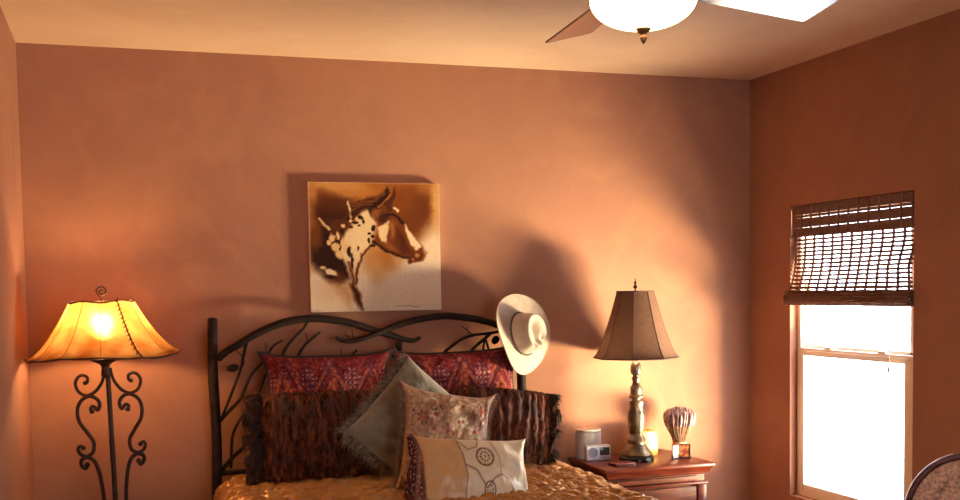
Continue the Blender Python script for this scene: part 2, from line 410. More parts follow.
cv.line([(392, 207), (396, 211)], 2.4, (244, 206, 160), 1.2)
cv.line([(383, 216), (390, 214), (397, 218), (402, 223)], 3.2, DK, 1.6)
cv.ell(380, 218, 6, 5, (60, 22, 6), .7); cv.ell(374, 214, 4, 5, (150, 84, 34), .7, .8); cv.ell(402, 250, 9, 4, (70, 26, 6), .7, .8, .5); cv.ell(388, 247, 8, 3, (150, 82, 30), .8, .7, .4); cv.ell(392, 226, 5, 4, (150, 84, 30), .8, .6); cv.ell(400, 240, 3, 8, (50, 16, 4), .7, .7, -.5); cv.ell(396, 236, 4, 9, (84, 34, 8), .7, .8); cv.ell(390, 230, 2.5, 7, (190, 118, 54), .8, .6)
cv.line([(371, 242), (382, 250), (394, 255), (406, 259)], 2.6, DK, 1.6)
cv.ell(415, 257, 7, 5, (92, 38, 10), .5); cv.ell(409, 261, 4, 3, (84, 34, 10), .5); cv.ell(416, 255, 2.4, 2, (206, 136, 76), .6, .8); cv.ell(411, 260, 2, 1.4, (196, 124, 66), .6, .8)
cv.line([(393, 307.5), (398, 307), (402, 308), (406, 307), (410, 307.6), (416, 307)], .5, (120, 84, 60), .6, .8)
cv.line([(343, 308), (440, 306)], .35, (200, 160, 126), .8, .5)
cv.C *= (.88+.08*fbm(gx/1.5, gy/1.5, 20))[..., None]
edge = np.minimum(np.minimum(gx-308, 439-gx), np.minimum(gy-183, 311.5-gy))
cv.mix(np.clip(1-edge/1.2, 0, 1)*.5, (232, 204, 176))
cv.C = np.clip(cv.C, 0, 255)
vs = [(-pw/2+pw*i/(NX-1), -.021, ph/2-ph*j/(NY-1)) for j in range(NY) for i in range(NX)]
fs = [(j*NX+i, (j+1)*NX+i, (j+1)*NX+i+1, j*NX+i+1) for j in range(NY-1) for i in range(NX-1)]
po = obj('painted_face', (vs, fs), mat('oil_paint', (200, 150, 100), .8, vcol=True, bump=.15, bscale=300, spec=.15), ptg)
vpaint(po, cv.C.reshape(-1, 3))
obj('stretched_canvas', bx((0, -.0005, 0), (pw, .04, ph), .003), mat('cream_canvas', (240, 224, 200), .7, bump=.2, bscale=400), ptg, smooth='auto')

# ------------------------------------------------------------------ bed
YH = 5.40
bed = thing('iron_bed', 'dark iron bed with a headboard of arched bare branches against the wall', 'bed', (1.215, YH, 0))
def bpart(name, bm, m=M_iron, parent=None, **k):
    bmesh.ops.translate(bm, vec=-Vector(bed.location), verts=bm.verts)
    return obj(name, bm, m, parent or bed, **k)
def PXS(l, Y=YH): return [atY(x, y, Y) for x, y in l]
xl, xr = .418, 2.012
for x, zt in ((xl, 1.452), (xr, 1.32)):
    bm = bmesh.new(); pts = [(x+.004*math.sin(z*9), YH, z) for z in np.linspace(0, zt, 16)]
    tube(bm, pts, [.027, .026, .0245, .0245, .0245], 14, wob=.03)
    lathe(bm, [(.024, 0), (.0255, .004), (.022, .012), (.012, .016), (.001, .017)], 16, (pts[-1][0], YH, zt-.002))
    bpart('headboard_post', bm)
arch1 = [(218, 359), (226, 352), (238, 345), (258, 333), (284, 322.5), (310, 318.5), (335, 320), (355, 324), (375, 330.5), (390, 335), (401, 338.5), (410, 340.5), (416, 340), (420, 337.5)]
arch2 = [(336, 337.5), (341, 340), (350, 341.5), (360, 339.5), (375, 334), (390, 328), (410, 321.5), (430, 317.5), (447, 316), (465, 317.5), (480, 320), (497, 325), (511, 333), (522, 343)]
bpart('arched_branch', tb(PXS(arch1), [.017, .018, .019, .019, .018, .0165, .012, .009], 12, 5, wob=.04))
bpart('arched_branch', tb(PXS(arch2, YH-.012), [.008, .011, .0135, .017, .018, .018, .0175, .017], 12, 5, wob=.04))
br = [
 ([(246.4, 343), (243, 358), (240, 371), (229.7, 398), (224, 412), (221, 420)], .0075, .0065),
 ([(220, 421), (228, 412), (240, 399), (248.6, 380), (255, 370), (263, 362), (271, 349), (276, 344), (283, 340)], .0095, .005),
 ([(231, 468), (231.5, 450), (233, 434), (240, 420), (252, 404), (261, 388), (265, 376), (272, 367), (277, 358)], .008, .006),
 ([(222, 470), (233, 457), (247, 444), (262, 424), (280, 398), (291, 370), (298, 356), (304, 346), (313, 338), (320, 332)], .0115, .006),
 ([(272, 400), (276, 380), (282, 358), (286, 348), (296, 336), (303, 329), (308, 321)], .009, .007),
 ([(306, 430), (318, 400), (328, 375), (340, 360), (350, 356), (357, 350)], .009, .005),
 ([(398, 470), (399, 430), (397, 390), (399, 355), (400, 344)], .012, .013),
 ([(420, 400), (432, 372), (443.4, 354), (452, 346), (462, 339), (474, 335), (488, 333.5), (500, 331), (516, 323.5)], .009, .008),
 ([(448, 390), (456, 368), (467, 355.5), (476, 346), (485, 338.6), (490, 334)], .007, .009),
 ([(481, 400), (482, 375), (483, 352), (484.5, 341), (486, 336)], .007, .006),
 ([(524, 430), (508, 405), (497, 380), (492, 360), (488, 347), (486, 340)], .009, .006),
]
for l, a, b in br: bpart('branch', tb(PXS(l, YH+.004), [a, b], 9, 5, wob=.08))
tw = [([(243, 358.5), (240, 354), (236, 351)], .003), ([(350, 341), (347, 336), (344.5, 332)], .003), ([(352, 341), (349, 336), (343, 336)], .0025),
      ([(353, 340), (352.5, 334), (352, 330)], .0025), ([(307, 341), (306.5, 336), (305.5, 332)], .003), ([(340, 360), (341, 354), (340.5, 349)], .0035),
      ([(266, 353), (266, 347), (265.5, 343)], .003), ([(473, 335.5), (467, 330), (461, 326)], .0035), ([(469, 333), (467, 329), (468, 326)], .0025), ([(240, 371), (244, 364), (245, 360)], .003)]
for l, a in tw: bpart('twig', tb(PXS(l, YH+.002), [a, a*.6], 6, 4))
def leaf(cx, cy, ang, L_, W_):
    bm = bmesh.new(); c = atY(cx, cy, YH-.012)
    bmesh.ops.create_icosphere(bm, subdivisions=3, radius=1, matrix=Matrix.Translation(c) @ Matrix.Rotation(-ang, 4, 'Y') @ Matrix.Diagonal((L_/2, .008, W_, 1)))
    return bm
    n = 10; rows = []
    for i in range(n+1):
        t = i/n; wd = W_*math.sin(PI*t)**.8+.0008; row = []
        for s_ in (-1, -.5, 0, .5, 1):
            x = (t-.5)*L_; z = s_*wd; y = -.006*(1-s_*s_)-.004*math.sin(PI*t)
            row.append(bm.verts.new(c+Vector((x*math.cos(ang)-z*math.sin(ang), y, x*math.sin(ang)+z*math.cos(ang)))))
        rows.append(row)
    for A, B in zip(rows, rows[1:]):
        for k in range(4): bm.faces.new((A[k], A[k+1], B[k+1], B[k]))
    bmesh.ops.solidify(bm, geom=bm.faces[:], thickness=.004)
    return bm
bpart('iron_leaf', leaf(233, 368, .15, .058, .019)); bpart('iron_leaf', leaf(495.5, 340, .8, .05, .02)); bpart('iron_leaf', leaf(399, 345, 1.2, .05, .018))
bpart('cross_rail', tb([(xl, YH, .705), (1.2, YH, .71), (xr, YH, .705)], .013, 10, 4)); bpart('cross_rail', tb([(xl, YH, .3), (xr, YH, .3)], .015, 10, 0))
for x in (xl+.03, xr-.03): bpart('side_rail', bx((x, (YH+3.3)/2, .3), (.035, YH-3.3, .09), .006), smooth='auto')
for x in (xl, xr): bpart('foot_post', tb([(x, 3.28, 0), (x, 3.28, .3), (x, 3.28, .62)], .0245, 12, 3))
bpart('foot_rail', tb([(xl, 3.28, .55), (1.2, 3.28, .58), (xr, 3.28, .55)], .016, 10, 5))
mt = tag(obj('mattress', bx((1.215, 4.345, .475), (1.52, 2.05, .36), .06), mat('white_ticking', (220, 210, 196), .9)), 'thick mattress under the gold quilt, hardly showing', 'mattress')

# ------------------------------------------------------------------ quilt
NU, NV = 380, 380
HW, ZT, DROP = .85, .675, .38
cx0 = 1.275
sl = HW-.09; arc = .09*PI/2*1.0; tot = sl+arc+DROP-.09
ya, yb = 5.345, 3.22
U, V = np.meshgrid(np.linspace(-tot, tot, NU), np.linspace(0, 1, NV))
aU = np.abs(U); sg = np.sign(U)
th = np.clip((aU-sl)/.09, 0, PI/2)
X = np.where(aU < sl, aU, sl+.09*np.sin(th)); Z = np.where(aU < sl, 0, -.09*(1-np.cos(th))); dn = np.clip(aU-sl-arc, 0, None); Z = Z-dn
nx_ = np.where(aU < sl, 0, np.sin(th)); nz_ = np.where(aU < sl, 1, np.cos(th))
Yv = ya+(yb-ya)*V
a = (U*1.0+(fbm(U*5, Yv*5, 31)-.5)*.12)/.094; b = (Yv+(fbm(U*5+9, Yv*5, 41)-.5)*.12)/.068
tuck = np.abs(np.sin((a+b)*PI/2))*np.abs(np.sin((a-b)*PI/2))
pud = tuck**.5
wr = 1-2*np.abs(fbm(U*20+Yv*9, Yv*26, 51)-.5)*2
disp = .024*pud + .020*(wr-.5) + .03*(fbm(U*3, Yv*3, 61)-.5)
edgey = np.clip(V/.035, 0, 1)**.5
X = cx0+sg*(X+nx_*disp+.03*nx_*np.sin(Yv*17)*np.clip(dn*4, 0, 1)); Z = ZT+Z+nz_*disp-(1-edgey)*.12
vs = np.stack([X, Yv, Z], -1).reshape(-1, 3)-np.array([cx0, ya, 0]); 
fs = [(j*NU+i, j*NU+i+1, (j+1)*NU+i+1, (j+1)*NU+i) for j in range(NV-1) for i in range(NU-1)]
M_gold = mat('gold_satin', (158, 102, 38), .27, .3, c2=(184, 130, 58), scale=14, bump=.25, bscale=45, sheen=.15)
q = obj('quilt', (vs.tolist(), fs), M_gold)
q.location = (cx0, ya, 0)
sm = q.modifiers.new('thickness', 'SOLIDIFY'); sm.thickness = .012; sm.offset = -1
tag(q, 'gold satin puckered quilt spread over the bed', 'quilt')

# ------------------------------------------------------------------ pillows
def outline(u, v, w, h, pin, rnd=0, flare=0):
    return (w/2*u*(1-pin*(1-v**4)*abs(u)**3)*(1-rnd*v**6)*(1-flare*v), h/2*v*(1-pin*.8*(1-u**4)*abs(v)**3)*(1-rnd*u**6))
def pillow(name, label, loc, w, h, t, lean, yaw, roll, m, pin=.07, n=90, paint=None, ridge=None, wr=.006, seed=1, pipe=None, cat='pillow', part='cover', group=None, fat=.42, rnd=0, flare=0):
    root = thing(name, label, cat, (0, 0, 0), group=group)
    root.matrix_world = Matrix.Translation(loc) @ Matrix.Rotation(yaw, 4, 'Z') @ Matrix.Rotation(-lean, 4, 'X') @ Matrix.Rotation(roll, 4, 'Y')
    nx, nz = n, max(12, int(n*h/w)); verts = []; faces = []; UV = []
    for side in (-1, 1):
        u, v = np.meshgrid(np.linspace(-1, 1, nx), np.linspace(-1, 1, nz))
        x = w/2*u*(1-pin*(1-v**4)*np.abs(u)**3)*(1-rnd*v**6)*(1-flare*v); z = h/2*v*(1-pin*.8*(1-u**4)*np.abs(v)**3)*(1-rnd*u**6)
        prof = np.clip((1-u**2)*(1-v**2), 0, 1)**fat
        e = (1-np.abs(u))*(1-np.abs(v)); em = np.clip(np.minimum(1-np.abs(u), 1-np.abs(v))*6, 0, 1)
        y = side*(t/2*prof) + side*em*wr*2*(fbm(u*3*w/.4+5, v*3*h/.4, seed)-.5)*1.6
        r_ = np.hypot(u, v); ang = np.arctan2(v, u)
        y += side*em*wr*.3*np.sin(ang*11+r_*4)*np.clip(r_-.55, 0, 1)
        if ridge is not None and side == -1: y += -em*ridge(u, v)
        base = len(verts); verts += np.stack([x, y, z], -1).reshape(-1, 3).tolist(); UV.append((u, v))
        for j in range(nz-1):
            for i in range(nx-1):
                q_ = [base+j*nx+i, base+j*nx+i+1, base+(j+1)*nx+i+1, base+(j+1)*nx+i]
                faces.append(q_ if side == -1 else q_[::-1])
    bm = bmesh.new()
    c_ = None
    if paint:
        c_ = np.concatenate([paint(u, v).reshape(-1, 3) for u, v in UV])
    o = obj(part, (verts, faces), m, root)
    if c_ is not None: vpaint(o, c_)
    if pipe:
        P = []
        for k in range(200):
            s_ = k/200*4; q_ = int(s_); f_ = (s_-q_)*2-1
            u, v = ((f_, -1), (1, f_), (-f_, 1), (-1, -f_))[q_]
            a_, b_ = outline(u, v, w, h, pin); P.append((a_, 0, b_))
        bm = bmesh.new(); tube(bm, P, pipe[0], 7, closed=True); obj('piping', bm, pipe[1], root)
    return root
def strands(root, name, segs, m, L0, wid, droop=.5, jit=.5, parentm=None):
    """segs: list of (point, outward dir) in local space"""
    g = (root.matrix_world.to_3x3().inverted() @ Vector((0, 0, -1))).normalized()
    V_, F_ = [], []
    for p, d in segs:
        d = Vector(d)+Vector((random.gauss(0, jit), random.gauss(0, jit), random.gauss(0, jit))); d.normalize()
        L_ = L0*random.uniform(.6, 1.15); sd = d.cross(Vector((random.random()-.5, random.random()-.5, random.random()-.5))).normalized()*wid
        p = Vector(p); ps = [p]
        for k in range(3):
            d = (d+g*droop*.5).normalized(); p = p+d*L_/3; ps.append(p)
        b_ = len(V_)
        for k, q_ in enumerate(ps):
            s_ = sd*(1-.28*k); V_ += [tuple(q_-s_), tuple(q_+s_)]
        F_ += [(b_+2*k, b_+2*k+1, b_+2*k+3, b_+2*k+2) for k in range(3)]
    return stuff(obj(name, (V_, F_), m, root))

# kilim shams
def kilim(u, v):
    c = Canvas(u*1.28, v, (112, 28, 34)); X_, Y_ = c.X, c.Y
    n1 = fbm(X_*5, Y_*5, 71)
    c.mix((n1-.35)*1.2, (150, 52, 44))
    for k in range(-2, 3):
        cx = k*.82
        d = np.abs(X_-cx)/.41+np.abs(Y_)/.78
        c.mix(np.exp(-((d-1)/.10)**2)*.75, (176, 96, 62)); c.mix(np.exp(-((d-.86)/.05)**2)*.9, (66, 24, 40)); c.mix(np.exp(-((d-1.15)/.05)**2)*.7, (74, 26, 46))
        c.mix((d < .5)*.5, (150, 60, 40)); c.mix(np.exp(-((d-.5)/.06)**2)*.7, (196, 120, 66))
        for oy in (-.78, .78): 
            dd = np.abs(X_-cx)/.16+np.abs(Y_-oy*.92)/.22
            c.mix((dd < 1)*.8, (92, 30, 48))
    for k in range(-2, 2):
        cx = (k+.5)*.82
        for oy in (-.45, .45):
            dd = np.abs(X_-cx)/.2+np.abs(Y_-oy)/.3
            c.mix((dd < 1)*.55, (86, 26, 50))
            dots = (np.sin(X_*70) > .1) & (np.sin(Y_*70) > .1) & (dd < .95)
            c.mix(dots*.75, (186, 150, 150))
    st = (np.sin((X_+Y_*.2)*9) > .93)
    c.mix(st*.3, (190, 96, 60))
    c.mix((fbm(X_*18, Y_*18, 77) > .62)*.45, (196, 116, 84)); c.mix((fbm(X_*14, Y_*14, 97) > .62)*.5, (70, 20, 40))
    return np.clip(c.C, 0, 255)
M_kilim = mat('woven_red_tapestry', (130, 40, 40), .85, vcol=True, c2=1, scale=90, bump=.35, bscale=220, spec=.2)
M_blk = mat('black_cord', (24, 14, 14), .7)
gp = None
pillow('tapestry_sham', 'large red tapestry sham with black piping behind the left brown fur pillow', (.955, 5.285, 1.025), .665, .54, .17, .16, 0, .01, M_kilim, .15, 150, kilim, pipe=(.010, M_blk), seed=3, group='tapestry shams against the headboard')
pillow('tapestry_sham', 'large red tapestry sham with black piping below the hanging hat', (1.628, 5.285, 1.02), .685, .545, .17, .16, 0, -.02, M_kilim, .15, 150, kilim, pipe=(.010, M_blk), seed=8, group='tapestry shams against the headboard')

# fur pillows
M_fur = mat('brown_faux_fur', (34, 15, 10), .7, vcol=True, c2=1, scale=30, stretch=(6, 6, 1), bump=.6, bscale=60)
def furc(u, v):
    n = fbm(u*14, v*2.2, 15)*.6+fbm(u*36, v*5, 16)*.4; n = np.clip((n-.32)/.36, 0, 1)[..., None]
    return np.array((32, 9, 6))*(1-n)+np.array((122, 56, 32))*n
def ridge(u, v): return .012*np.abs(np.sin(u*17+4.5*fbm(u*4, v*1.6, 12)))**1.2 + .010*fbm(u*20, v*6, 13)
def fur_mat(name, ca, cb):
    return mat(name, ca, .75, 0, spec=.2, c2=cb, scale=14, detail=4, stretch=(5, 5, 1), contrast=(.42, .68))
M_furs = fur_mat('fur_tips', (34, 10, 7), (160, 84, 50))
def fur(root, w, h, t, pin, n, seed):
    rnd = random.Random(seed); segs = []
    for _ in range(n):
        u = rnd.uniform(-1, 1); v = rnd.uniform(-1, 1)
        x, z = outline(u, v, w, h, pin, .07)
        prof = max(0, (1-u*u)*(1-v*v))**.42
        segs.append(((x, -t/2*prof-.008, z), (rnd.gauss(0, .35), -.55, -.5)))
    strands(root, 'fur_pile', segs, M_furs, .030, .0016, .6, .25)
def ruffle(root, side, w, h, pin, seed, lay=3):
    V_, F_ = [], []; nk = 46; na = 8
    cs = []
    for l in range(lay):
        base = len(V_)
        for i in range(nk+1):
            v = -1.02+2.04*i/nk; x, z = outline(side, v, w, h, pin, .07)
            for k in range(na):
                r_ = k/(na-1); amp = .028*r_
                out = r_*((.078 if side < 0 else .052)-.012*l)
                ph_ = i*1.15+l*2+seed
                V_.append((x+side*(out+.016*math.sin(ph_*.5)*r_), math.sin(ph_)*amp-.008*l*r_, z+amp*.9*math.cos(ph_*1.3)-.02*r_*r_))
                n_ = .5+.5*math.sin(ph_); cs.append([40+60*n_*r_, 18+38*n_*r_, 12+26*n_*r_])
        F_ += [(base+i*na+k, base+i*na+k+1, base+(i+1)*na+k+1, base+(i+1)*na+k) for i in range(nk) for k in range(na-1)]
    o = obj('ruffle', (V_, F_), M_fur, root); vpaint(o, cs)
    o.modifiers.new('t', 'SOLIDIFY').thickness = .004
    segs = [(p, (side*.8, -.3, -.3)) for p in [V_[i] for i in range(0, len(V_)) if (i % na) > 2] for _ in range(3)]
    strands(root, 'ruffle_fur', segs, M_furs, .022, .0014, .5, .35)
f1 = pillow('fur_pillow', 'dark brown ribbed fur pillow with ruffled side, at the left of the bed', (.885, 5.10, .905), .575, .425, .16, .20, .04, .015, M_fur, .03, 170, furc, ridge, seed=4, rnd=.05, group='ribbed fur pillows')
fur(f1, .575, .425, .16, .03, 15000, 1); ruffle(f1, -1, .575, .425, .03, 1)
f2 = pillow('fur_pillow', 'brown ribbed fur pillow with ruffled side, at the right of the bed below the hat', (1.775, 5.10, .885), .51, .42, .18, .30, -.16, .11, M_fur, .03, 170, furc, ridge, seed=5, rnd=.09, group='ribbed fur pillows')
fur(f2, .51, .42, .17, .03, 15000, 2); ruffle(f2, 1, .51, .42, .03, 2)

# velvet diamond pillow
M_vel = mat('grey_green_velvet', (92, 84, 70), .7, c2=(122, 112, 92), scale=5, bump=.2, bscale=60, sheen=.6)
M_frng = mat('grey_brown_fringe', (92, 76, 64), .8, c2=(160, 140, 120), scale=60)
vp = pillow('velvet_pillow', 'grey green velvet pillow with brown fringe standing on one corner', (1.31, 4.965, .935), .49, .49, .18, .26, .03, PI/4-.01, M_vel, .07, 90, None, seed=9)
segs = []
for k in range(1500):
    s_ = random.uniform(-1, 1); e_ = random.choice((0, 1))
    u, v, d = ((s_, -1, (0, 0, -1)), (-1, s_, (-1, 0, 0)))[e_] if True else 0
    a_, b_ = outline(u, v, .49, .49, .07); segs.append(((a_, 0, b_), d))
strands(vp, 'fringe', segs, M_frng, .07, .0017, .8, .25)

# floral pillow
def floral(u, v):
    c = Canvas(u, v, (176, 138, 104)); n = fbm(u*6, v*6, 81)
    c.mix((n-.45)*2, (196, 158, 120)); 
    c.poly([(-.55, .5), (-.3, .8), (.05, .62), (-.2, .3), (-.5, .1)], (140, 88, 60), .06, .6)
    c.poly([(.35, .5), (1, .95), (1, -.1), (.6, .1)], (104, 52, 34), .08, .85)
    c.poly([(-.1, .9), (.1, .2), (.25, .85)], (206, 172, 134), .1, .7)
    rs = random.Random(5)
    for cx, cy, r_, col in ((-.55, .35, .15, (126, 74, 62)), (-.3, .42, .15, (206, 176, 150)), (-.05, .15, .15, (150, 96, 74)), (.25, .35, .13, (210, 186, 160)), (.5, .2, .14, (216, 190, 170)), (.1, -.15, .14, (170, 80, 50)), (-.5, -.3, .17, (140, 84, 62)), (.5, -.35, .16, (190, 150, 120)), (-.1, -.6, .16, (150, 90, 70)), (.7, .6, .12, (180, 100, 60))):
        for k in range(7):
            a_ = k*2*PI/7; c.ell(cx+r_*.6*math.cos(a_), cy+r_*.6*math.sin(a_), r_*.34, r_*.2, col, .3, .9, a_)
        c.ell(cx, cy, r_*.22, r_*.22, (168, 44, 24), .3)
    for k in range(26):
        a_ = rs.uniform(-.8, .8); b_ = rs.uniform(-.8, .8); c.ell(a_, b_, .03, .03, rs.choice(((150, 34, 20), (80, 44, 36), (222, 200, 176))), .3, .9)
    for k in range(10):
        x0 = rs.uniform(-.8, .7); y0 = rs.uniform(-.8, .7); c.line([(x0, y0), (x0+.12, y0+.1), (x0+.15, y0+.26)], .015, (110, 70, 50), .03, .8)
    return np.clip(c.C, 0, 255)
M_flo = mat('embroidered_linen', (180, 140, 104), .6, vcol=True, c2=1, scale=60, bump=.3, bscale=150, sheen=.25)
fp = pillow('embroidered_pillow', 'tan pillow with stitched flowers and long side fringe, leaning on the velvet one', (1.370, 4.69, .888), .48, .54, .16, .30, .04, .19, M_flo, .20, 140, floral, seed=12, wr=.010)
segs = []
for k in range(1300):
    s_ = random.uniform(-1, 1); a_, b_ = outline(-1, s_, .48, .54, .20); segs.append(((a_, random.uniform(-.004, .004), b_), (-1, 0, -.1)))
for k in range(500):
    s_ = random.uniform(-1, 1); a_, b_ = outline(1, s_, .48, .54, .20); segs.append(((a_, 0, b_), (.6, -.2, -.2)))
M_fr2 = mat('taupe_fringe', (120, 96, 80), .8, c2=(160, 130, 108), scale=60)
strands(fp, 'fringe', segs, M_fr2, .042, .0012, .9, .3)

# satin and suede lumbar pillow
def lumbar(u, v):
    c = Canvas(u*1.6, v, (214, 194, 160))
    c.poly([(-1.7, -1.2), (-.36, -1.2), (-.26, 0), (-.52, 1.2), (-1.7, 1.2)], (196, 152, 98), .03)
    c.poly([(-1.8, 1.2), (-1.45, 1.2), (-1.18, 0), (-1.3, -1.2), (-1.8, -1.2)], (84, 44, 40), .03, .0)
    dk = np.clip(.5-c.sd([(-1.75, 1.2), (-1.60, 1.05), (-1.12, -1.2), (-1.75, -1.2)])/.03, 0, 1)
    c.mix(dk, (66, 30, 34)); c.mix(dk*(vnoise(u*90, v*60, 5) > .6), (124, 60, 56)); c.mix(dk*(vnoise(u*110, v*70, 6) > .86), (216, 196, 190))
    c.line([(-1.60, 1.05), (-1.12, -1.2)], .05, (116, 72, 58), .03)
    cc = (112, 80, 66)
    c.line([(-.52, 1.1), (-.36, .55), (-.26, 0), (-.3, -.6), (-.36, -1.1)], .035, cc, .03, .9)
    c.line([(-.44, .9), (-.2, .62), (.02, .7), (.12, .95)], .03, cc, .03, .8)
    c.line([(-.3, .25), (-.02, .12), (.22, -.28), (.42, -.05), (.62, .05), (.85, -.05), (.9, -.4), (.72, -.9)], .035, cc, .03, .9)
    c.line([(.45, .9), (.6, .45), (.62, .05)], .03, (150, 120, 96), .03, .7)
    c.poly([(.5, .95), (1.6, .98), (1.6, -.98), (.85, -.9), (.98, -.35), (.7, .1)], (232, 218, 190), .05, .7)
    for cx, cy, a_, b_ in ((.22, .45, .22, .22), (.30, -.32, .14, .19)):
        r_ = np.hypot((c.X-cx)/a_, (c.Y-cy)/b_); an = np.arctan2(c.Y-cy, c.X-cx)
        c.mix((r_ < 1)*.35, (190, 160, 126))
        c.mix(((r_ < 1) & (np.sin(r_*14+.6) > .25) & (np.sin(an*(10 if a_ > .2 else 6)) > -.4))*.95, (58, 38, 32)); c.mix(np.exp(-((r_-1)/.1)**2)*.9, (84, 56, 46))
    return np.clip(c.C, 0, 255)
M_sat = mat('cream_satin', (214, 190, 150), .38, vcol=True, bump=.12, bscale=25, sheen=.2)
lp = pillow('lumbar_pillow', 'cream satin and tan suede lumbar pillow with two round stitched medallions, foremost on the bed', (1.41, 4.42, .765), .575, .38, .17, .36, .05, .10, M_sat, .13, 190, lumbar, lambda u, v: .013*np.sin(v*8+u*6+2*fbm(u*3, v*3, 5))*np.clip((u-.35)*3, 0, 1)+.010*np.sin(u*13-v*5)*np.clip((u-.6)*3, 0, 1), seed=14, wr=.007, flare=.07)
P = [(outline(-.985, v, .575, .38, .13, 0, .07)) for v in np.linspace(-1, 1, 20)]
# beaded dark tapestry trim on its left
V_, F_, cs = [], [], []
for i, v in enumerate(np.linspace(-1, 1, 60)):
    a_, b_ = outline(-1, v, .575, .38, .13, 0, .07)
    for k in range(12):
        r_ = k/11; V_.append((a_-.030*r_*(1-.6*v), .012*math.sin(i*.4)*r_+.03*r_, b_-.01*r_)); n_ = random.random()
        cs.append((200, 170, 160) if n_ > .9 else ((96, 36, 40) if n_ > .45 else (52, 24, 28)))
F_ = [(i*12+k, i*12+k+1, (i+1)*12+k+1, (i+1)*12+k) for i in range(59) for k in range(11)]
o = obj('beaded_border', (V_, F_), M_kilim, lp); vpaint(o, cs); o.modifiers.new('t', 'SOLIDIFY').thickness = .006
bm = bmesh.new(); tube(bm, [(a_, -.002, b_) for a_, b_ in P], .004, 7); obj('twisted_cord', bm, mat('brown_cord', (112, 72, 52), .7), lp)

# ------------------------------------------------------------------ cowboy hat
hz = Vector((.47, -.87, .12)).normalized(); hy = Vector((.42, 0, -.91)); hy = (hy-hz*hy.dot(hz)).normalized(); hx = hy.cross(hz).normalized()
hat = thing('cowboy_hat', 'cream felt cowboy hat hanging on the right headboard post', 'hat')
hc = atY(522, 334, 5.29)
hat.matrix_world = Matrix.Translation(hc) @ Matrix((hx, hy, hz)).transposed().to_4x4()
M_felt = mat('cream_felt', (172, 152, 134), .85, c2=(188, 168, 150), scale=20, sheen=.3, bump=.1, bscale=200)
V_, F_ = [], []; NA = 96
def hr(a, r_): return Vector((math.cos(a)*r_*.089, math.sin(a)*r_*.112, 0))
CH = .115
prof = [(t_, 'top') for t_ in np.linspace(.02, .9, 14)] + [(t_, 'side') for t_ in np.linspace(0, 1, 12)] + [(t_, 'brim') for t_ in np.linspace(.04, 1, 16)]
for t_, kd in prof:
    for k in range(NA):
        a_ = 2*PI*k/NA; ca, sa = math.cos(a_), math.sin(a_)
        taper = 1-.12*max(0, sa)                       # pinched front
        top_r = .84*(1-.22*max(0, sa)**1.5*abs(ca)**.4)
        def topz(x, y):
            cre = .040*math.exp(-(x/.024)**2)*(1/(1+math.exp((y-.062)/.008)))*(1/(1+math.exp((-.062-y)/.012)))
            dimp = .022*math.exp(-((abs(x)-.036)/.012)**2)*math.exp(-((y-.052)/.026)**2)
            return CH-.010+.012*abs(y/.08)**2*0-.012*(y/.08)*.6 - cre - dimp
        if kd == 'top':
            p = hr(a_, t_*top_r/.9*.97); z_ = topz(p.x, p.y)+(.004 if t_ > .85 else .006*t_)
        elif kd == 'side':
            f_ = t_; e = 1-(1-f_)**2.6
            r_ = top_r+(1.0-top_r)*(f_**.8); p = hr(a_, r_)
            p0 = hr(a_, top_r); zt = topz(p0.x, p0.y); z_ = zt*(1-f_)**1.0 + .0
            z_ = zt*(1-f_**1.25)
        else:
            bw = .092+.014*abs(sa)
            R_ = Vector((ca*(.089+bw*t_*1.22), sa*(.112+bw*t_*.92), 0))
            z_ = .030*(t_**2.0)*abs(ca)**2.2 - .022*t_**1.5*abs(sa)**2.5
            R_.x *= 1-.06*t_**2*abs(ca)
            p = R_
        V_.append((p.x, p.y, z_))
nr = len(prof)
F_ = [(i*NA+k, (i+1)*NA+k, (i+1)*NA+(k+1) % NA, i*NA+(k+1) % NA) for i in range(nr-1) for k in range(NA)]
F_.append(tuple(range(NA))[::-1])
o = obj('felt_body', (V_, F_), M_felt, hat); md = o.modifiers.new('t', 'SOLIDIFY'); md.thickness = .004; md.offset = -1
o.modifiers.new('s', 'SUBSURF').levels = 1
bm = bmesh.new(); lp_ = [(math.cos(a_)*.0895, math.sin(a_)*.1125, .010) for a_ in np.linspace(0, 2*PI, 80, endpoint=False)]
tube(bm, lp_, .0042, 8, closed=True)
obj('hat_band', bm, mat('brown_leather_band', (92, 62, 46), .6), hat)
bm = bmesh.new()
for k in range(34):
    a_ = 2*PI*k/34; bmesh.ops.create_icosphere(bm, subdivisions=2, radius=.0042, matrix=Matrix.Translation((math.cos(a_)*.0935, math.sin(a_)*.1165, .011)))
b_ = obj('band_beads', bm, mat('dark_beads', (34, 24, 22), .3), hat)
bm = bmesh.new(); ed = [V_[(nr-1)*NA+k] for k in range(NA)]; tube(bm, ed, .0032, 6, closed=True)
obj('brim_binding', bm, M_felt, hat)

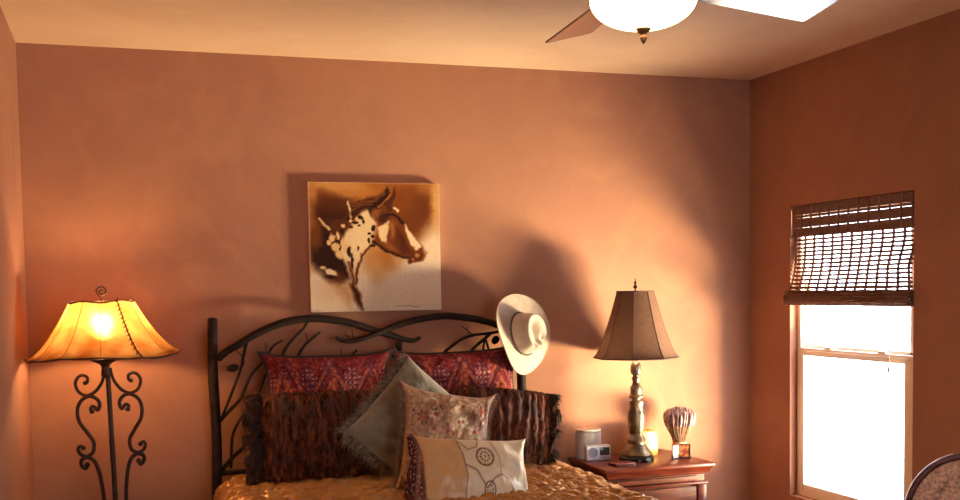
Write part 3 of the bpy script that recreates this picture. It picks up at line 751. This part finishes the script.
# ------------------------------------------------------------------ nightstand
ns_ = thing('nightstand', 'cherry wood nightstand with moulded top beside the bed', 'nightstand', (2.63, 5.255, 0))
w2, d2 = .318, .25
def mould(z0, z1, r0, r1, bv=.004):
    bm = bmesh.new(); n = 6; rings = []
    for i in range(n+1):
        t = i/n; o_ = r0+(r1-r0)*(t**1.8); z = z0+(z1-z0)*t
        rings.append([bm.verts.new((x*(w2+o_), y*(d2+o_)+(0 if y < 0 else -o_), z)) for x, y in ((-1, -1), (1, -1), (1, 1), (-1, 1))])
    for A, B in zip(rings, rings[1:]):
        for k in range(4): bm.faces.new((A[k], A[(k+1) % 4], B[(k+1) % 4], B[k]))
    bm.faces.new(rings[0][::-1]); bm.faces.new(rings[-1]); return bm
obj('top', bx((0, 0, .640), (2*w2, 2*d2, .020), .006), M_wood, ns_, smooth='auto')
obj('crown_moulding', mould(.596, .630, -.024, -.005), M_wood, ns_, smooth=False)
bw_, bd_ = w2-.034, d2-.038
bm = bmesh.new()
addspan(bm, -bw_, bw_, -bd_+.02, d2-.01, .07, .586, .003)
obj('case', bm, M_wood2, ns_, smooth='auto')
bm = bmesh.new(); addspan(bm, -bw_-.006, bw_+.006, -bd_-.012, d2-.012, .535, .550, .005)
obj('waist_moulding', bm, M_wood, ns_, smooth='auto')
for sx in (-1, 1):
    bm = bmesh.new(); addspan(bm, min(sx*bw_, sx*(bw_-.05)), max(sx*bw_, sx*(bw_-.05)), -bd_-.004, -bd_+.03, 0, .536, .004)
    obj('stile', bm, M_wood, ns_, smooth='auto')
    bm = bmesh.new(); addspan(bm, min(sx*bw_, sx*(bw_-.05)), max(sx*bw_, sx*(bw_-.05)), d2-.06, d2-.01, 0, .07, .004); obj('foot', bm, M_wood, ns_, smooth='auto')
for z0, z1 in ((.40, .525), (.245, .39), (.09, .235)):
    dr = obj('drawer', span(-bw_+.056, bw_-.056, -bd_+.002, -bd_+.03, z0, z1, .004), M_wood2, ns_, smooth='auto')
    obj('knob', lt([(.006, 0), (.006, .012), (.014, .018), (.014, .026), (.001, .030)], 20), mat('aged_brass', (130, 96, 52), .35, .9), dr).matrix_local = Matrix.Translation((0, -bd_+.002, (z0+z1)/2)) @ Matrix.Rotation(PI/2, 4, 'X')
bm = bmesh.new(); addspan(bm, -bw_+.05, bw_-.05, -bd_+.004, -bd_+.02, .555, .58, .003); obj('frieze', bm, M_wood2, ns_, smooth='auto')

# ------------------------------------------------------------------ table lamp
TLX, TLY, TLZ = 2.607, 5.245, .65
tl = thing('table_lamp', 'antique bronze baluster table lamp with taupe bell shade on the nightstand', 'lamp', (TLX, TLY, TLZ))
M_brz = mat('antique_bronze', (76, 62, 50), .34, .8, c2=(150, 130, 108), scale=16, bump=.3, bscale=50)
M_blkbase = mat('black_marble', (20, 15, 14), .25, coat=.3)
K = 1/(3.85*190)
def P_(l): return [(r_*K, (425-y)*K) for r_, y in l]
obj('base_disc', lt([(.001, 0), (.089, 0), (.093, .004), (.093, .018), (.088, .024), (.089, .028), (.082, .034), (.001, .034)], 48), M_blkbase, tl, smooth='auto')
obj('pedestal', lt([(.001, .03)]+P_([(60, 402), (63, 398), (60, 393), (53, 385), (46, 375), (40, 366), (35, 358), (36, 350), (38, 343), (35, 335), (29, 328), (27, 320)]), 48), M_brz, tl, smooth='auto')
body = P_([(26, 321), (29, 314), (30, 300), (33, 275), (34, 250), (31, 228), (27, 212), (28, 207)])
bt = obj('baluster', lt([(.001, body[0][1])]+body+[(.001, body[-1][1])], 48), M_brz, tl, smooth='auto')
for a0_ in (0.1, .1+PI/2, .1+PI, .1-PI/2):
    bm = bmesh.new()
    for j in range(9):
        z = body[0][1]+.012+.0135*j; r_ = float(np.interp(z, [b[1] for b in body], [b[0] for b in body]))
        bmesh.ops.create_icosphere(bm, subdivisions=1, radius=.0042, matrix=Matrix.Translation((r_*math.cos(-PI/2+a0_), r_*math.sin(-PI/2+a0_), z)))
    obj('raised_beading', bm, M_brz, bt)
obj('stem', lt([(.001, P_([(1, 208)])[0][1])]+P_([(28, 207), (30, 198), (27, 190), (18, 186), (17, 180), (28, 176), (29, 171), (24, 165), (23, 150), (24, 140), (20, 132), (15, 124), (14, 112), (17, 104), (18, 99), (13, 95), (13, 88), (20, 82), (22, 70), (20, 50), (16, 42), (10, 38)])+[(.001, P_([(1, 38)])[0][1])], 48), M_brz, tl, smooth='auto')
def shade(bot_r, top_r, z0, z1, npan, curve, n=16, seg=8, th=.0025, scal=0, flare=0, rot=0, solid=.35):
    rings = []; N_ = npan*seg
    for i in range(n+1):
        t = i/n; f_ = t**curve; R_ = bot_r+(top_r-bot_r)*(f_)
        ring = []
        for k in range(N_):
            a_ = 2*PI*k/N_; q_ = (k % seg)/seg
            chord = math.cos(PI/npan)/math.cos((q_-.5)*2*PI/npan)
            rr_ = R_*(chord*solid+(1-solid)); 
            z_ = z0+(z1-z0)*t - scal*math.sin(PI*q_)*(1-t)**3
            ring.append((rr_*math.cos(a_+rot), rr_*math.sin(a_+rot), z_))
        rings.append(ring)
    return rings
def ringsmesh(rings):
    N_ = len(rings[0]); V_ = [p for r_ in rings for p in r_]
    return V_, [(i*N_+k, i*N_+(k+1) % N_, (i+1)*N_+(k+1) % N_, (i+1)*N_+k) for i in range(len(rings)-1) for k in range(N_)]
def shade_mat(name, c, c2, trans, rough=.8, scale=6, bump=.1, hot=0):
    m = bpy.data.materials.new(name); m.use_nodes = True; N = m.node_tree.nodes; L = m.node_tree.links
    b = N['Principled BSDF']; b.inputs['Roughness'].default_value = rough; b.inputs['Specular IOR Level'].default_value = .2
    tc = N.new('ShaderNodeTexCoord'); nz = N.new('ShaderNodeTexNoise'); nz.inputs['Scale'].default_value = scale; nz.inputs['Detail'].default_value = 6; L.new(tc.outputs['Object'], nz.inputs['Vector'])
    r = N.new('ShaderNodeValToRGB'); r.color_ramp.elements[0].position = .35; r.color_ramp.elements[1].position = .62
    r.color_ramp.elements[0].color = (*lin(c), 1); r.color_ramp.elements[1].color = (*lin(c2), 1); L.new(nz.outputs['Fac'], r.inputs[0])
    L.new(r.outputs[0], b.inputs['Base Color']); t = N.new('ShaderNodeBsdfTranslucent'); L.new(r.outputs[0], t.inputs[0])
    mx = N.new('ShaderNodeMixShader'); mx.inputs[0].default_value = trans; L.new(b.outputs[0], mx.inputs[1]); L.new(t.outputs[0], mx.inputs[2]); L.new(mx.outputs[0], N['Material Output'].inputs[0])
    if hot:
        rf = N.new('ShaderNodeBsdfRefraction'); rf.inputs['Roughness'].default_value = .9; rf.inputs['IOR'].default_value = 1.15; L.new(r.outputs[0], rf.inputs[0])
        m2 = N.new('ShaderNodeMixShader'); m2.inputs[0].default_value = hot; L.new(mx.outputs[0], m2.inputs[1]); L.new(rf.outputs[0], m2.inputs[2]); L.new(m2.outputs[0], N['Material Output'].inputs[0])
    return m
M_tsh = shade_mat('taupe_silk', (96, 68, 54), (104, 74, 58), .10, scale=40)
M_seam = mat('dark_bias_tape', (64, 42, 34), .8)
rot = .25
rg = shade(.226, .098, 1.205-TLZ, 1.557-TLZ, 8, .72, rot=rot, seg=8, solid=.75)
sh = obj('lamp_shade', ringsmesh(rg), M_tsh, tl, smooth=False); sh['label'] = 'taupe eight-panel bell shade'
for i_, p_ in enumerate(sh.data.polygons): p_.use_smooth = True
sh.data.set_sharp_from_angle(angle=math.radians(12))
bm = bmesh.new()
for p in range(8): tube(bm, [Vector(r_[p*8])*1 for r_ in rg], .0018, 6)
tube(bm, rg[0], .0042, 6, closed=True); tube(bm, rg[-1], .0042, 6, closed=True)
obj('shade_trim', bm, M_seam, sh)
zt = 1.557-TLZ
bm = bmesh.new()
for a_ in (0, 2*PI/3, 4*PI/3): tube(bm, [(0, 0, zt-.01), (.098*math.cos(a_+.3), .098*math.sin(a_+.3), zt-.004)], .0022, 6)
for s_ in (-1, 1): tube(bm, smooth_path([(s_*.012, 0, .53), (s_*.055, 0, .60), (s_*.055, 0, .74), (s_*.02, 0, zt-.03), (0, 0, zt-.01)]), .002, 6)
obj('harp', bm, M_brz, tl)
obj('finial', lt([(.001, zt-.008), (.006, zt-.006), (.006, zt+.006), (.003, zt+.010), (.004, zt+.014), (.0115, zt+.020), (.0125, zt+.025), (.006, zt+.034), (.0045, zt+.040), (.009, zt+.045), (.007, zt+.050), (.0025, zt+.054), (.003, zt+.064), (.0005, zt+.072)], 16), mat('finial_bronze', (84, 60, 34), .4, .8), tl)
M_b1 = mat('lamp_bulb_glow', (255, 230, 190), .5, emit=(1, .70, .40), estr=150)
def bulb(parent, z, m, r_=.03):
    return obj('bulb', lt([(.001, -r_*1.9), (r_*.4, -r_*1.8), (r_*.5, -r_*1.2), (r_*.85, -r_*.5), (r_, .1*r_), (r_*.85, r_*.6), (r_*.4, r_*.95), (.001, r_)], 20, (0, 0, z)), m, parent)
bulb(tl, .645, M_b1)

# ------------------------------------------------------------------ nightstand items
gx_ = 'things on the nightstand'
can = thing('metal_canister', 'tall ribbed silver grey oval canister behind the clock radio', 'canister', (2.398, 5.41, .65), (0, 0, .1))
M_slv = mat('brushed_silver', (160, 150, 146), .4, .25, c2=(180, 170, 164), scale=8, stretch=(60, 60, 1))
def oval(a_, b_, z0, z1, bv, seg=48, rib=0):
    bm = bmesh.new(); rings = []
    for o_, z in ((-bv, z0), (0, z0+bv), (0, z1-bv), (-bv, z1), (-bv*3, z1)):
        rings.append([bm.verts.new(((a_+o_+rib*(k % 2))*math.cos(2*PI*k/seg), (b_+o_+rib*(k % 2))*math.sin(2*PI*k/seg), z)) for k in range(seg)])
    for A, B in zip(rings, rings[1:]):
        for k in range(seg): bm.faces.new((A[k], A[(k+1) % seg], B[(k+1) % seg], B[k]))
    bm.faces.new(rings[0]); bm.faces.new(rings[-1]); return bm
obj('body', oval(.073, .052, 0, .150, .004, 96, .0012), M_slv, can, smooth='auto')
obj('lid', oval(.074, .053, .151, .163, .003), mat('pale_silver', (206, 198, 190), .35, .6), can, smooth='auto')
rad_ = thing('clock_radio', 'small silver clock radio with round speaker and dark display on the nightstand', 'clock radio', (2.418, 5.335, .65), (0, 0, -.10))
obj('casing', bx((0, 0, .043), (.138, .045, .080), .006), mat('silver_plastic', (214, 212, 218), .35, .2), rad_, smooth='auto')
sp = obj('speaker_grille', lt([(.001, 0), (.026, 0), (.027, .003), (.024, .005), (.022, .003), (.012, .002), (.001, .004)], 32), mat('grey_speaker_mesh', (130, 134, 150), .5, .3), rad_); sp.matrix_local = Matrix.Translation((-.033, -.0225, .046)) @ Matrix.Rotation(PI/2, 4, 'X')
obj('display', bx((.034, -.0235, .050), (.056, .004, .042), .001), mat('dark_lcd', (44, 52, 48), .15, c2=(66, 76, 66), scale=120, stretch=(1, 1, .3)), rad_, smooth='auto')
bm = bmesh.new()
for k in range(4): box(bm, (.014+k*.013, -.0235, .018), (.008, .003, .004), .001)
obj('buttons', bm, mat('dark_buttons', (60, 58, 62), .4), rad_, smooth='auto')
for x in (-.05, .05): obj('rubber_foot', bx((x, 0, .0015), (.02, .03, .003)), mat('dark_buttons', (60, 58, 62), .4), rad_, smooth='auto')
wl = thing('leather_wallet', 'flat reddish brown leather wallet lying in front of the lamp', 'wallet', (2.462, 5.125, .65), (0, 0, .12))
M_lea = mat('oxblood_leather', (88, 22, 18), .4, c2=(108, 32, 24), scale=30, bump=.2, bscale=150)
obj('lower_cover', bx((0, 0, .003), (.12, .085, .006), .002), M_lea, wl, smooth='auto'); obj('pages', bx((.001, 0, .008), (.113, .079, .005), .001), mat('dark_lining', (60, 24, 20), .7), wl, smooth='auto')
obj('upper_cover', bx((0, 0, .013), (.12, .085, .006), .002), M_lea, wl, smooth='auto')
# votive
vt = thing('candle_holder', 'square amber glass candle holder glowing yellow behind the lamp', 'candle holder', (2.735, 5.40, .65), (0, 0, .2))
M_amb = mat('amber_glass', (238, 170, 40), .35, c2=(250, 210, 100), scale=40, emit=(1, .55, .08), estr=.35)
bm = bmesh.new(); s_ = .050; h_ = .136; t_ = .004
addspan(bm, -s_, s_, -s_, -s_+t_, 0, h_, .001); addspan(bm, -s_, s_, s_-t_, s_, 0, h_, .001); addspan(bm, -s_, -s_+t_, -s_+t_, s_-t_, 0, h_, .001); addspan(bm, s_-t_, s_, -s_+t_, s_-t_, 0, h_, .001); addspan(bm, -s_+t_, s_-t_, -s_+t_, s_-t_, 0, .006, 0)
obj('glass_box', bm, M_amb, vt, smooth='auto')
obj('wax', lt([(.001, .007), (.03, .007), (.031, .06), (.027, .064), (.001, .060)], 24), mat('yellow_wax', (246, 214, 120), .5), vt)
obj('wick', lt([(.001, .058), (.0012, .072), (.0005, .074)], 6), M_blk, vt)
# bifold frame
bf = thing('folding_photo_frame', 'small dark hinged double photo frame at the right of the nightstand', 'photo frame', (2.845, 5.215, .65), (0, 0, .1))
M_fr = mat('dark_frame', (58, 30, 22), .4, .3)
for sx, ang, ca_, cb_, lab in ((-1, .42, (222, 196, 176), (150, 120, 110), 'pale picture leaf'), (1, -.30, (92, 40, 26), (150, 84, 50), 'brown picture leaf')):
    e = obj('frame_leaf', bmesh.new(), M_fr, bf); bpy.data.meshes.remove(e.data)
    bm = bmesh.new(); W_, Hh = .066, .078
    for c_, s3 in (((W_/2, 0, .003), (W_, .007, .006)), ((W_/2, 0, Hh-.003), (W_, .007, .006)), ((.003, 0, Hh/2), (.006, .007, Hh)), ((W_-.003, 0, Hh/2), (.006, .007, Hh))):
        box(bm, (sx*c_[0], c_[1], c_[2]), s3, .001)
    e = obj('frame_leaf', bm, M_fr, bf, smooth='auto'); e.rotation_euler = (0, 0, ang*1.0); e['label'] = lab
    obj('picture', bx((sx*W_/2, .001, Hh/2), (W_-.008, .003, Hh-.008)), mat('small_picture_'+str(sx), ca_, .25, c2=cb_, scale=45, contrast=(.45, .6)), e, smooth='auto')
# dried bundle
db = thing('dried_flower_bundle', 'bundle of dried lavender stems tied with rope, standing on the nightstand', 'dried flowers', (2.918, 5.34, .65))
M_stem = mat('dried_stems', (128, 96, 78), .8, c2=(170, 134, 108), scale=60); M_lav = mat('dried_lavender', (124, 94, 98), .85, c2=(178, 142, 138), scale=60)
bs = bmesh.new(); hs = bmesh.new(); rnd = random.Random(3)
for k in range(420):
    a_ = rnd.uniform(0, 2*PI); q_ = math.sqrt(rnd.random())
    r0, rm, r1 = .043*q_, .034*q_, (.070+.022*rnd.random())*q_
    Ht = .232+.026*(1-q_*q_)+rnd.uniform(-.012, .01)
    f_ = lambda r_, z, j=0: Vector((r_*math.cos(a_+j), r_*math.sin(a_+j), z))
    pts = smooth_path([f_(r0*1.0, 0), f_(rm, .055), f_(rm*1.35, .10), f_(r1*.86, .16, .05), f_(r1, Ht, .1)], 3)
    tube(bs, pts, .0013, 4)
    tube(hs, [pts[-4], pts[-3], pts[-2], pts[-1]], [.0024, .0050, .0048, .0024], 5)
stuff(obj('stems', bs, M_stem, db)); stuff(obj('flower_heads', hs, M_lav, db))
bm = bmesh.new()
tube(bm, [(.036*math.cos(t_*.35), .036*math.sin(t_*.35), .040+.00033*t_) for t_ in range(90)], .0048, 7)
obj('rope_tie', bm, mat('jute_rope', (186, 128, 90), .85, c2=(210, 154, 112), scale=90), db)

# ------------------------------------------------------------------ floor lamp
FLX, FLY = -.072, 5.10
fl = thing('floor_lamp', 'wrought iron scroll floor lamp with flared rawhide shade in the left corner', 'floor lamp', (FLX+.025, FLY, 0), (0, -.021, 0))
k2 = .00136
def Q(l): return [((170-x)*k2, 1.240-(y-75)*k2) for x, y in l]
c1 = Q([(160, 62), (156, 85), (148, 108), (125, 136), (95, 147), (70, 133), (61, 107), (70, 87), (86, 80), (101, 88), (101, 103), (93, 106)])
c2 = Q([(110, 200), (106, 190), (116, 184), (131, 190), (137, 178), (128, 160), (105, 150), (78, 162), (63, 190), (66, 230), (90, 268), (109, 300), (106, 332), (86, 346), (66, 339), (57, 322), (64, 311), (74, 318)])
c2[3] = Q([(130, 197)])[0]
c3 = Q([(84, 374), (78, 386), (66, 376), (66, 358), (86, 350), (108, 364), (120, 395), (128, 440), (133, 500)])
zend = c3[-1][1]
c3 += [(.052, .55), (.060, .42), (.080, .27), (.125, .13), (.175, .045), (.205, .016), (.225, .022), (.232, .045), (.222, .058)]
for q_ in range(3):
    a_ = q_*PI/2-.02 + (.0 if q_ % 2 == 0 else .05)
    ca, sa = math.cos(a_), math.sin(a_)
    for nm, c_, r_ in (('scroll_arm', c1, .0075), ('scroll_arm', c2, .0085), ('scroll_leg', c3, .009)):
        bm = bmesh.new(); tube(bm, smooth_path([(.008+.93*x*ca, .93*x*sa, z) for x, z in c_], 6), [r_*.9, r_, r_, r_, r_*.85], 10)
        for e_ in ((c_[-1], ) if c_ is c1 else (c_[0], c_[-1])):
            bmesh.ops.create_icosphere(bm, subdivisions=2, radius=r_*1.35, matrix=Matrix.Translation((.008+.93*e_[0]*ca, .93*e_[0]*sa, e_[1])))
        obj(nm, bm, M_rust, fl)
obj('pole', tb([(.008, 0, .02), (.008, 0, .5), (.009, 0, .9), (.008, 0, 1.26)], .0115, 10, 4), M_rust, fl)
obj('pole_collar', lt([(.012, 1.215), (.020, 1.225), (.020, 1.24), (.017, 1.262), (.022, 1.275), (.040, 1.286), (.062, 1.296), (.064, 1.302), (.02, 1.304), (.001, 1.304)], 28), M_rust, fl)
M_raw = shade_mat('rawhide', (180, 108, 46), (236, 182, 110), .48, scale=6, hot=.22)
rg = shade(.328, .138, 1.318, 1.555, 12, .64, n=18, seg=6, rot=-.04, scal=.004, solid=.8)
for i, r_ in enumerate(rg):   # sagging handmade rim
    t = i/18
    rg[i] = [(x, y, z+(1-t)**2*.007*math.sin(3*math.atan2(y, x)+1)+(t**3)*.004*math.sin(5*math.atan2(y, x))) for x, y, z in r_]
sh = obj('rawhide_shade', ringsmesh(rg), M_raw, fl); sh['label'] = 'amber rawhide shade lit from inside'
sh.data.set_sharp_from_angle(angle=math.radians(14))
M_lace = mat('dark_rawhide_lace', (84, 46, 22), .8)
bm = bmesh.new()
for p in range(12): tube(bm, [Vector(r_[p*6]) for r_ in rg], .0016, 5)
obj('shade_ribs', bm, mat('shade_rib', (150, 96, 46), .8), sh)
bm = bmesh.new(); tube(bm, rg[0], .0048, 6, closed=True, wob=.3); tube(bm, rg[-1], .0042, 6, closed=True, wob=.3)
obj('shade_rim', bm, M_lace, sh)
bm = bmesh.new(); col_ = 6*10  # lacing seam
lac = [Vector(r_[col_])*1.006 for r_ in rg]; lac = smooth_path(lac, 3)
tube(bm, [p+Vector((random.uniform(-.002, .002), -.002, 0)) for p in lac], .0030, 6)
for i in range(3, len(lac), 4):
    p = lac[i]; t = (lac[i]-lac[i-1]).normalized(); s3 = t.cross(Vector((0, -1, 0))).normalized()
    tube(bm, [p-s3*.010, p+s3*.006+t*.006+Vector((0, -.004, 0))], .0024, 5)
obj('lacing', bm, M_lace, sh)
bm = bmesh.new()
pts = [(0, 0, 1.545), (0, 0, 1.566), (-.012, 0, 1.583)]
for k in range(26):
    a_ = PI*.95-k*.36; r_ = .0235*(1-k/30); pts.append((.003+r_*math.cos(a_), 0, 1.600+r_*math.sin(a_)))
tube(bm, smooth_path(pts, 3), [.0035, .0035, .0025], 7)
for a_ in (0.4, 0.4+2*PI/3, .4+4*PI/3): tube(bm, [(0, 0, 1.548), (.137*math.cos(a_), .137*math.sin(a_), 1.552)], .0022, 5)
obj('spiral_finial', bm, M_rust, fl)
M_b2 = mat('floor_bulb_glow', (255, 230, 190), .5, emit=(1, .62, .27), estr=340)
bulb(fl, 1.455, M_b2, .034)
obj('socket', lt([(.001, 1.30), (.016, 1.30), (.018, 1.36), (.014, 1.392), (.001, 1.393)], 16), M_rust, fl)

# ------------------------------------------------------------------ ceiling fan
FX, FYc, FZ = 1.385, 2.725, 2.42
fan = thing('ceiling_fan', 'five blade brown ceiling fan with a glowing glass bowl light', 'ceiling fan', (FX, FYc, H))
M_fm = mat('fan_bronze', (92, 62, 38), .35, .8, c2=(120, 84, 50), scale=20)
M_bl = mat('walnut_blade', (92, 52, 34), .30, c2=(112, 66, 44), scale=4, detail=5, stretch=(1, 8, 8), coat=1)
dz = FZ-H
obj('canopy', lt([(.001, 0), (.075, 0), (.076, -.012), (.060, -.045), (.028, -.06), (.001, -.06)], 32), M_fm, fan, smooth='auto')
obj('downrod', lt([(.001, -.05), (.0125, -.05), (.0125, dz+.14), (.001, dz+.14)], 16), M_fm, fan, smooth='auto')
obj('motor_housing', lt([(.001, dz+.15), (.03, dz+.15), (.05, dz+.135), (.105, dz+.115), (.125, dz+.085), (.128, dz+.045), (.11, dz+.02), (.09, dz+.008), (.09, dz-.01), (.001, dz-.01)], 48), M_fm, fan, smooth='auto')
obj('light_fitter', lt([(.001, dz-.008), (.075, dz-.008), (.075, dz-.03), (.095, dz-.045), (.145, dz-.05), (.150, dz-.058), (.001, dz-.058)], 48), M_fm, fan, smooth='auto')
M_bowl = mat('glowing_bowl_glass', (255, 240, 220), .4, emit=(1, .70, .35), estr=20)
zb = 2.285-H
zr = dz-.054
prf = [(.146*math.cos(t*PI/2)**.95 if t < 1 else .001, zr-(zr-zb)*math.sin(t*PI/2)) for t in np.linspace(0, 1, 16)]
obj('glass_bowl', lt(prf, 56), M_bowl, fan)
obj('bowl_finial', lt([(.001, zb+.012), (.020, zb+.006), (.022, zb), (.014, zb-.010), (.007, zb-.014), (.009, zb-.020), (.010, zb-.026), (.005, zb-.036), (.001, zb-.041)], 20), M_fm, fan)
for k in range(5):
    ang = math.radians(84-72*k)
    Mx = Matrix.Translation((0, 0, dz)) @ Matrix.Rotation(ang, 4, 'Z') @ Matrix.Rotation(math.radians(-14), 4, 'X')
    bm = bmesh.new(); vt_ = []; n = 14
    up_, dn_ = [], []
    for i in range(n+1):
        t = i/n; x = .20+(.70-.20)*t; hw = .058+.026*t
        if t < .08: hw *= .8+.2*t/.08
        for s_, L_ in ((1, up_), (-1, dn_)): L_.append((x, s_*hw))
    # small radius at tip corners
    pl = up_[:-1]+[(.694, .083), (.700, .076)]+[(.700, -.076), (.694, -.083)]+dn_[:-1][::-1]
    vsx = [bm.verts.new((x, y, -.003)) for x, y in pl]; f_ = bm.faces.new(vsx)
    r_ = bmesh.ops.extrude_face_region(bm, geom=[f_]); bmesh.ops.translate(bm, vec=(0, 0, .006), verts=[v for v in r_['geom'] if isinstance(v, bmesh.types.BMVert)])
    b_ = obj('blade', bm, M_bl, fan, smooth=False); b_.matrix_local = Mx
    bm = bmesh.new(); box(bm, (.245, 0, .006), (.09, .05, .005), .002); box(bm, (.155, 0, .010), (.13, .026, .008), .003)
    obj('blade_bracket', bm, M_fm, b_, smooth='auto')

# ------------------------------------------------------------------ chair by the window
CY = 3.15
cc = atY(967, 517, CY)
ch = thing('upholstered_chair', 'round backed wooden chair with leaf patterned tan fabric in the right foreground', 'chair', (cc.x, cc.y, 0))
vd = Vector((cc.x, cc.y, 0)).normalized(); yawc = math.atan2(-vd.x, vd.y)+.15
ch.rotation_euler = (0, 0, yawc)
RO = .205
hz_ = cc.z
M_cf = mat('dark_plum_wood', (74, 34, 36), .35, c2=(96, 48, 44), scale=6, stretch=(1, 1, 8), coat=.2)
def leafpat(u, v):
    c = Canvas(u*1.0, v*1.15, (206, 158, 128)); rs = random.Random(11)
    for k in range(26):
        x0, y0 = rs.uniform(-.95, .95), rs.uniform(-1.1, 1.0); a_ = rs.uniform(.4, 2.6)
        c.line([(x0, y0), (x0+.3*math.cos(a_), y0+.3*math.sin(a_))], .012, (112, 72, 54), .02, .8)
        for s_ in (-1, 1):
            for t in (.3, .6, .9):
                bx_, by_ = x0+.3*t*math.cos(a_), y0+.3*t*math.sin(a_)
                c.line([(bx_, by_), (bx_+.12*math.cos(a_+s_*.7), by_+.12*math.sin(a_+s_*.7))], .02, (118, 76, 56), .02, .75)
    return np.clip(c.C, 0, 255)
VO = 1.09
bm = bmesh.new(); tube(bm, [(RO*math.cos(a_), 0, hz_+RO*VO*math.sin(a_)) for a_ in np.linspace(0, 2*PI, 72, endpoint=False)], .0115, 10, closed=True)
obj('back_frame', bm, M_cf, ch)
n = 80; u, v = np.meshgrid(np.linspace(0, .97, 26), np.linspace(0, 2*PI, n, endpoint=False), indexing='ij')
xx = u*np.cos(v); zz = u*np.sin(v)
for side, nm in ((-1, 'back_cushion'), (1, 'back_panel')):
    V3 = np.stack([xx*(RO-.006), side*.034*np.clip(1-u**4, 0, 1)+side*.004, hz_+zz*(RO-.006)*VO], -1).reshape(-1, 3)
    F3 = [(i*n+k, (i+1)*n+k, (i+1)*n+(k+1) % n, i*n+(k+1) % n) for i in range(25) for k in range(n)]
    o = obj(nm, (V3.tolist(), F3), mat('leaf_print_fabric', (170, 116, 84), .85, vcol=True, c2=1, scale=80, bump=.3, bscale=200), ch); vpaint(o, leafpat(xx, zz).reshape(-1, 3))
seat_c = (0, -.27, .43)
obj('seat', bx(seat_c, (.50, .50, .10), .035), mat('tan_fabric', (170, 116, 84), .9), ch, smooth='auto')
obj('seat_rail', bx((0, -.27, .36), (.47, .47, .06), .008), M_cf, ch, smooth='auto')
for sx in (-1, 1):
    obj('leg', tb([(sx*.15, .0, hz_-.17), (sx*.19, 0, .45), (sx*.20, .03, .2), (sx*.205, .07, 0)], [.018, .022, .016], 10, 5), M_cf, ch)
    obj('leg', tb([(sx*.21, -.47, .36), (sx*.21, -.48, .2), (sx*.21, -.485, 0)], [.024, .014], 10, 4), M_cf, ch)
    obj('arm', tb([(sx*.195, -.01, hz_-.06), (sx*.25, -.12, .66), (sx*.255, -.32, .64), (sx*.235, -.38, .58), (sx*.22, -.42, .38)], .016, 10, 6), M_cf, ch)

# ------------------------------------------------------------------ light
w_ = bpy.data.worlds.new('daylight'); SC.world = w_; w_.use_nodes = True
bg = w_.node_tree.nodes['Background']; bg.inputs[0].default_value = (.88, .92, 1.04, 1); bg.inputs[1].default_value = 13.0
def area(name, loc, target, size, size_y, power, col):
    l = bpy.data.lights.new(name, 'AREA'); l.shape = 'RECTANGLE'; l.size = size; l.size_y = size_y; l.energy = power; l.color = col
    o = bpy.data.objects.new(name, l); COL.objects.link(o); o.location = loc
    o.rotation_euler = (Vector(target)-Vector(loc)).to_track_quat('-Z', 'Y').to_euler(); return o
# daylight thrown back by the bright sunlit ground outside the window
area('sunlit_ground_daylight', (4.55, 3.95, .36), (3.0, 5.52, 1.6), 1.1, .42, 620, (1, .80, .46))
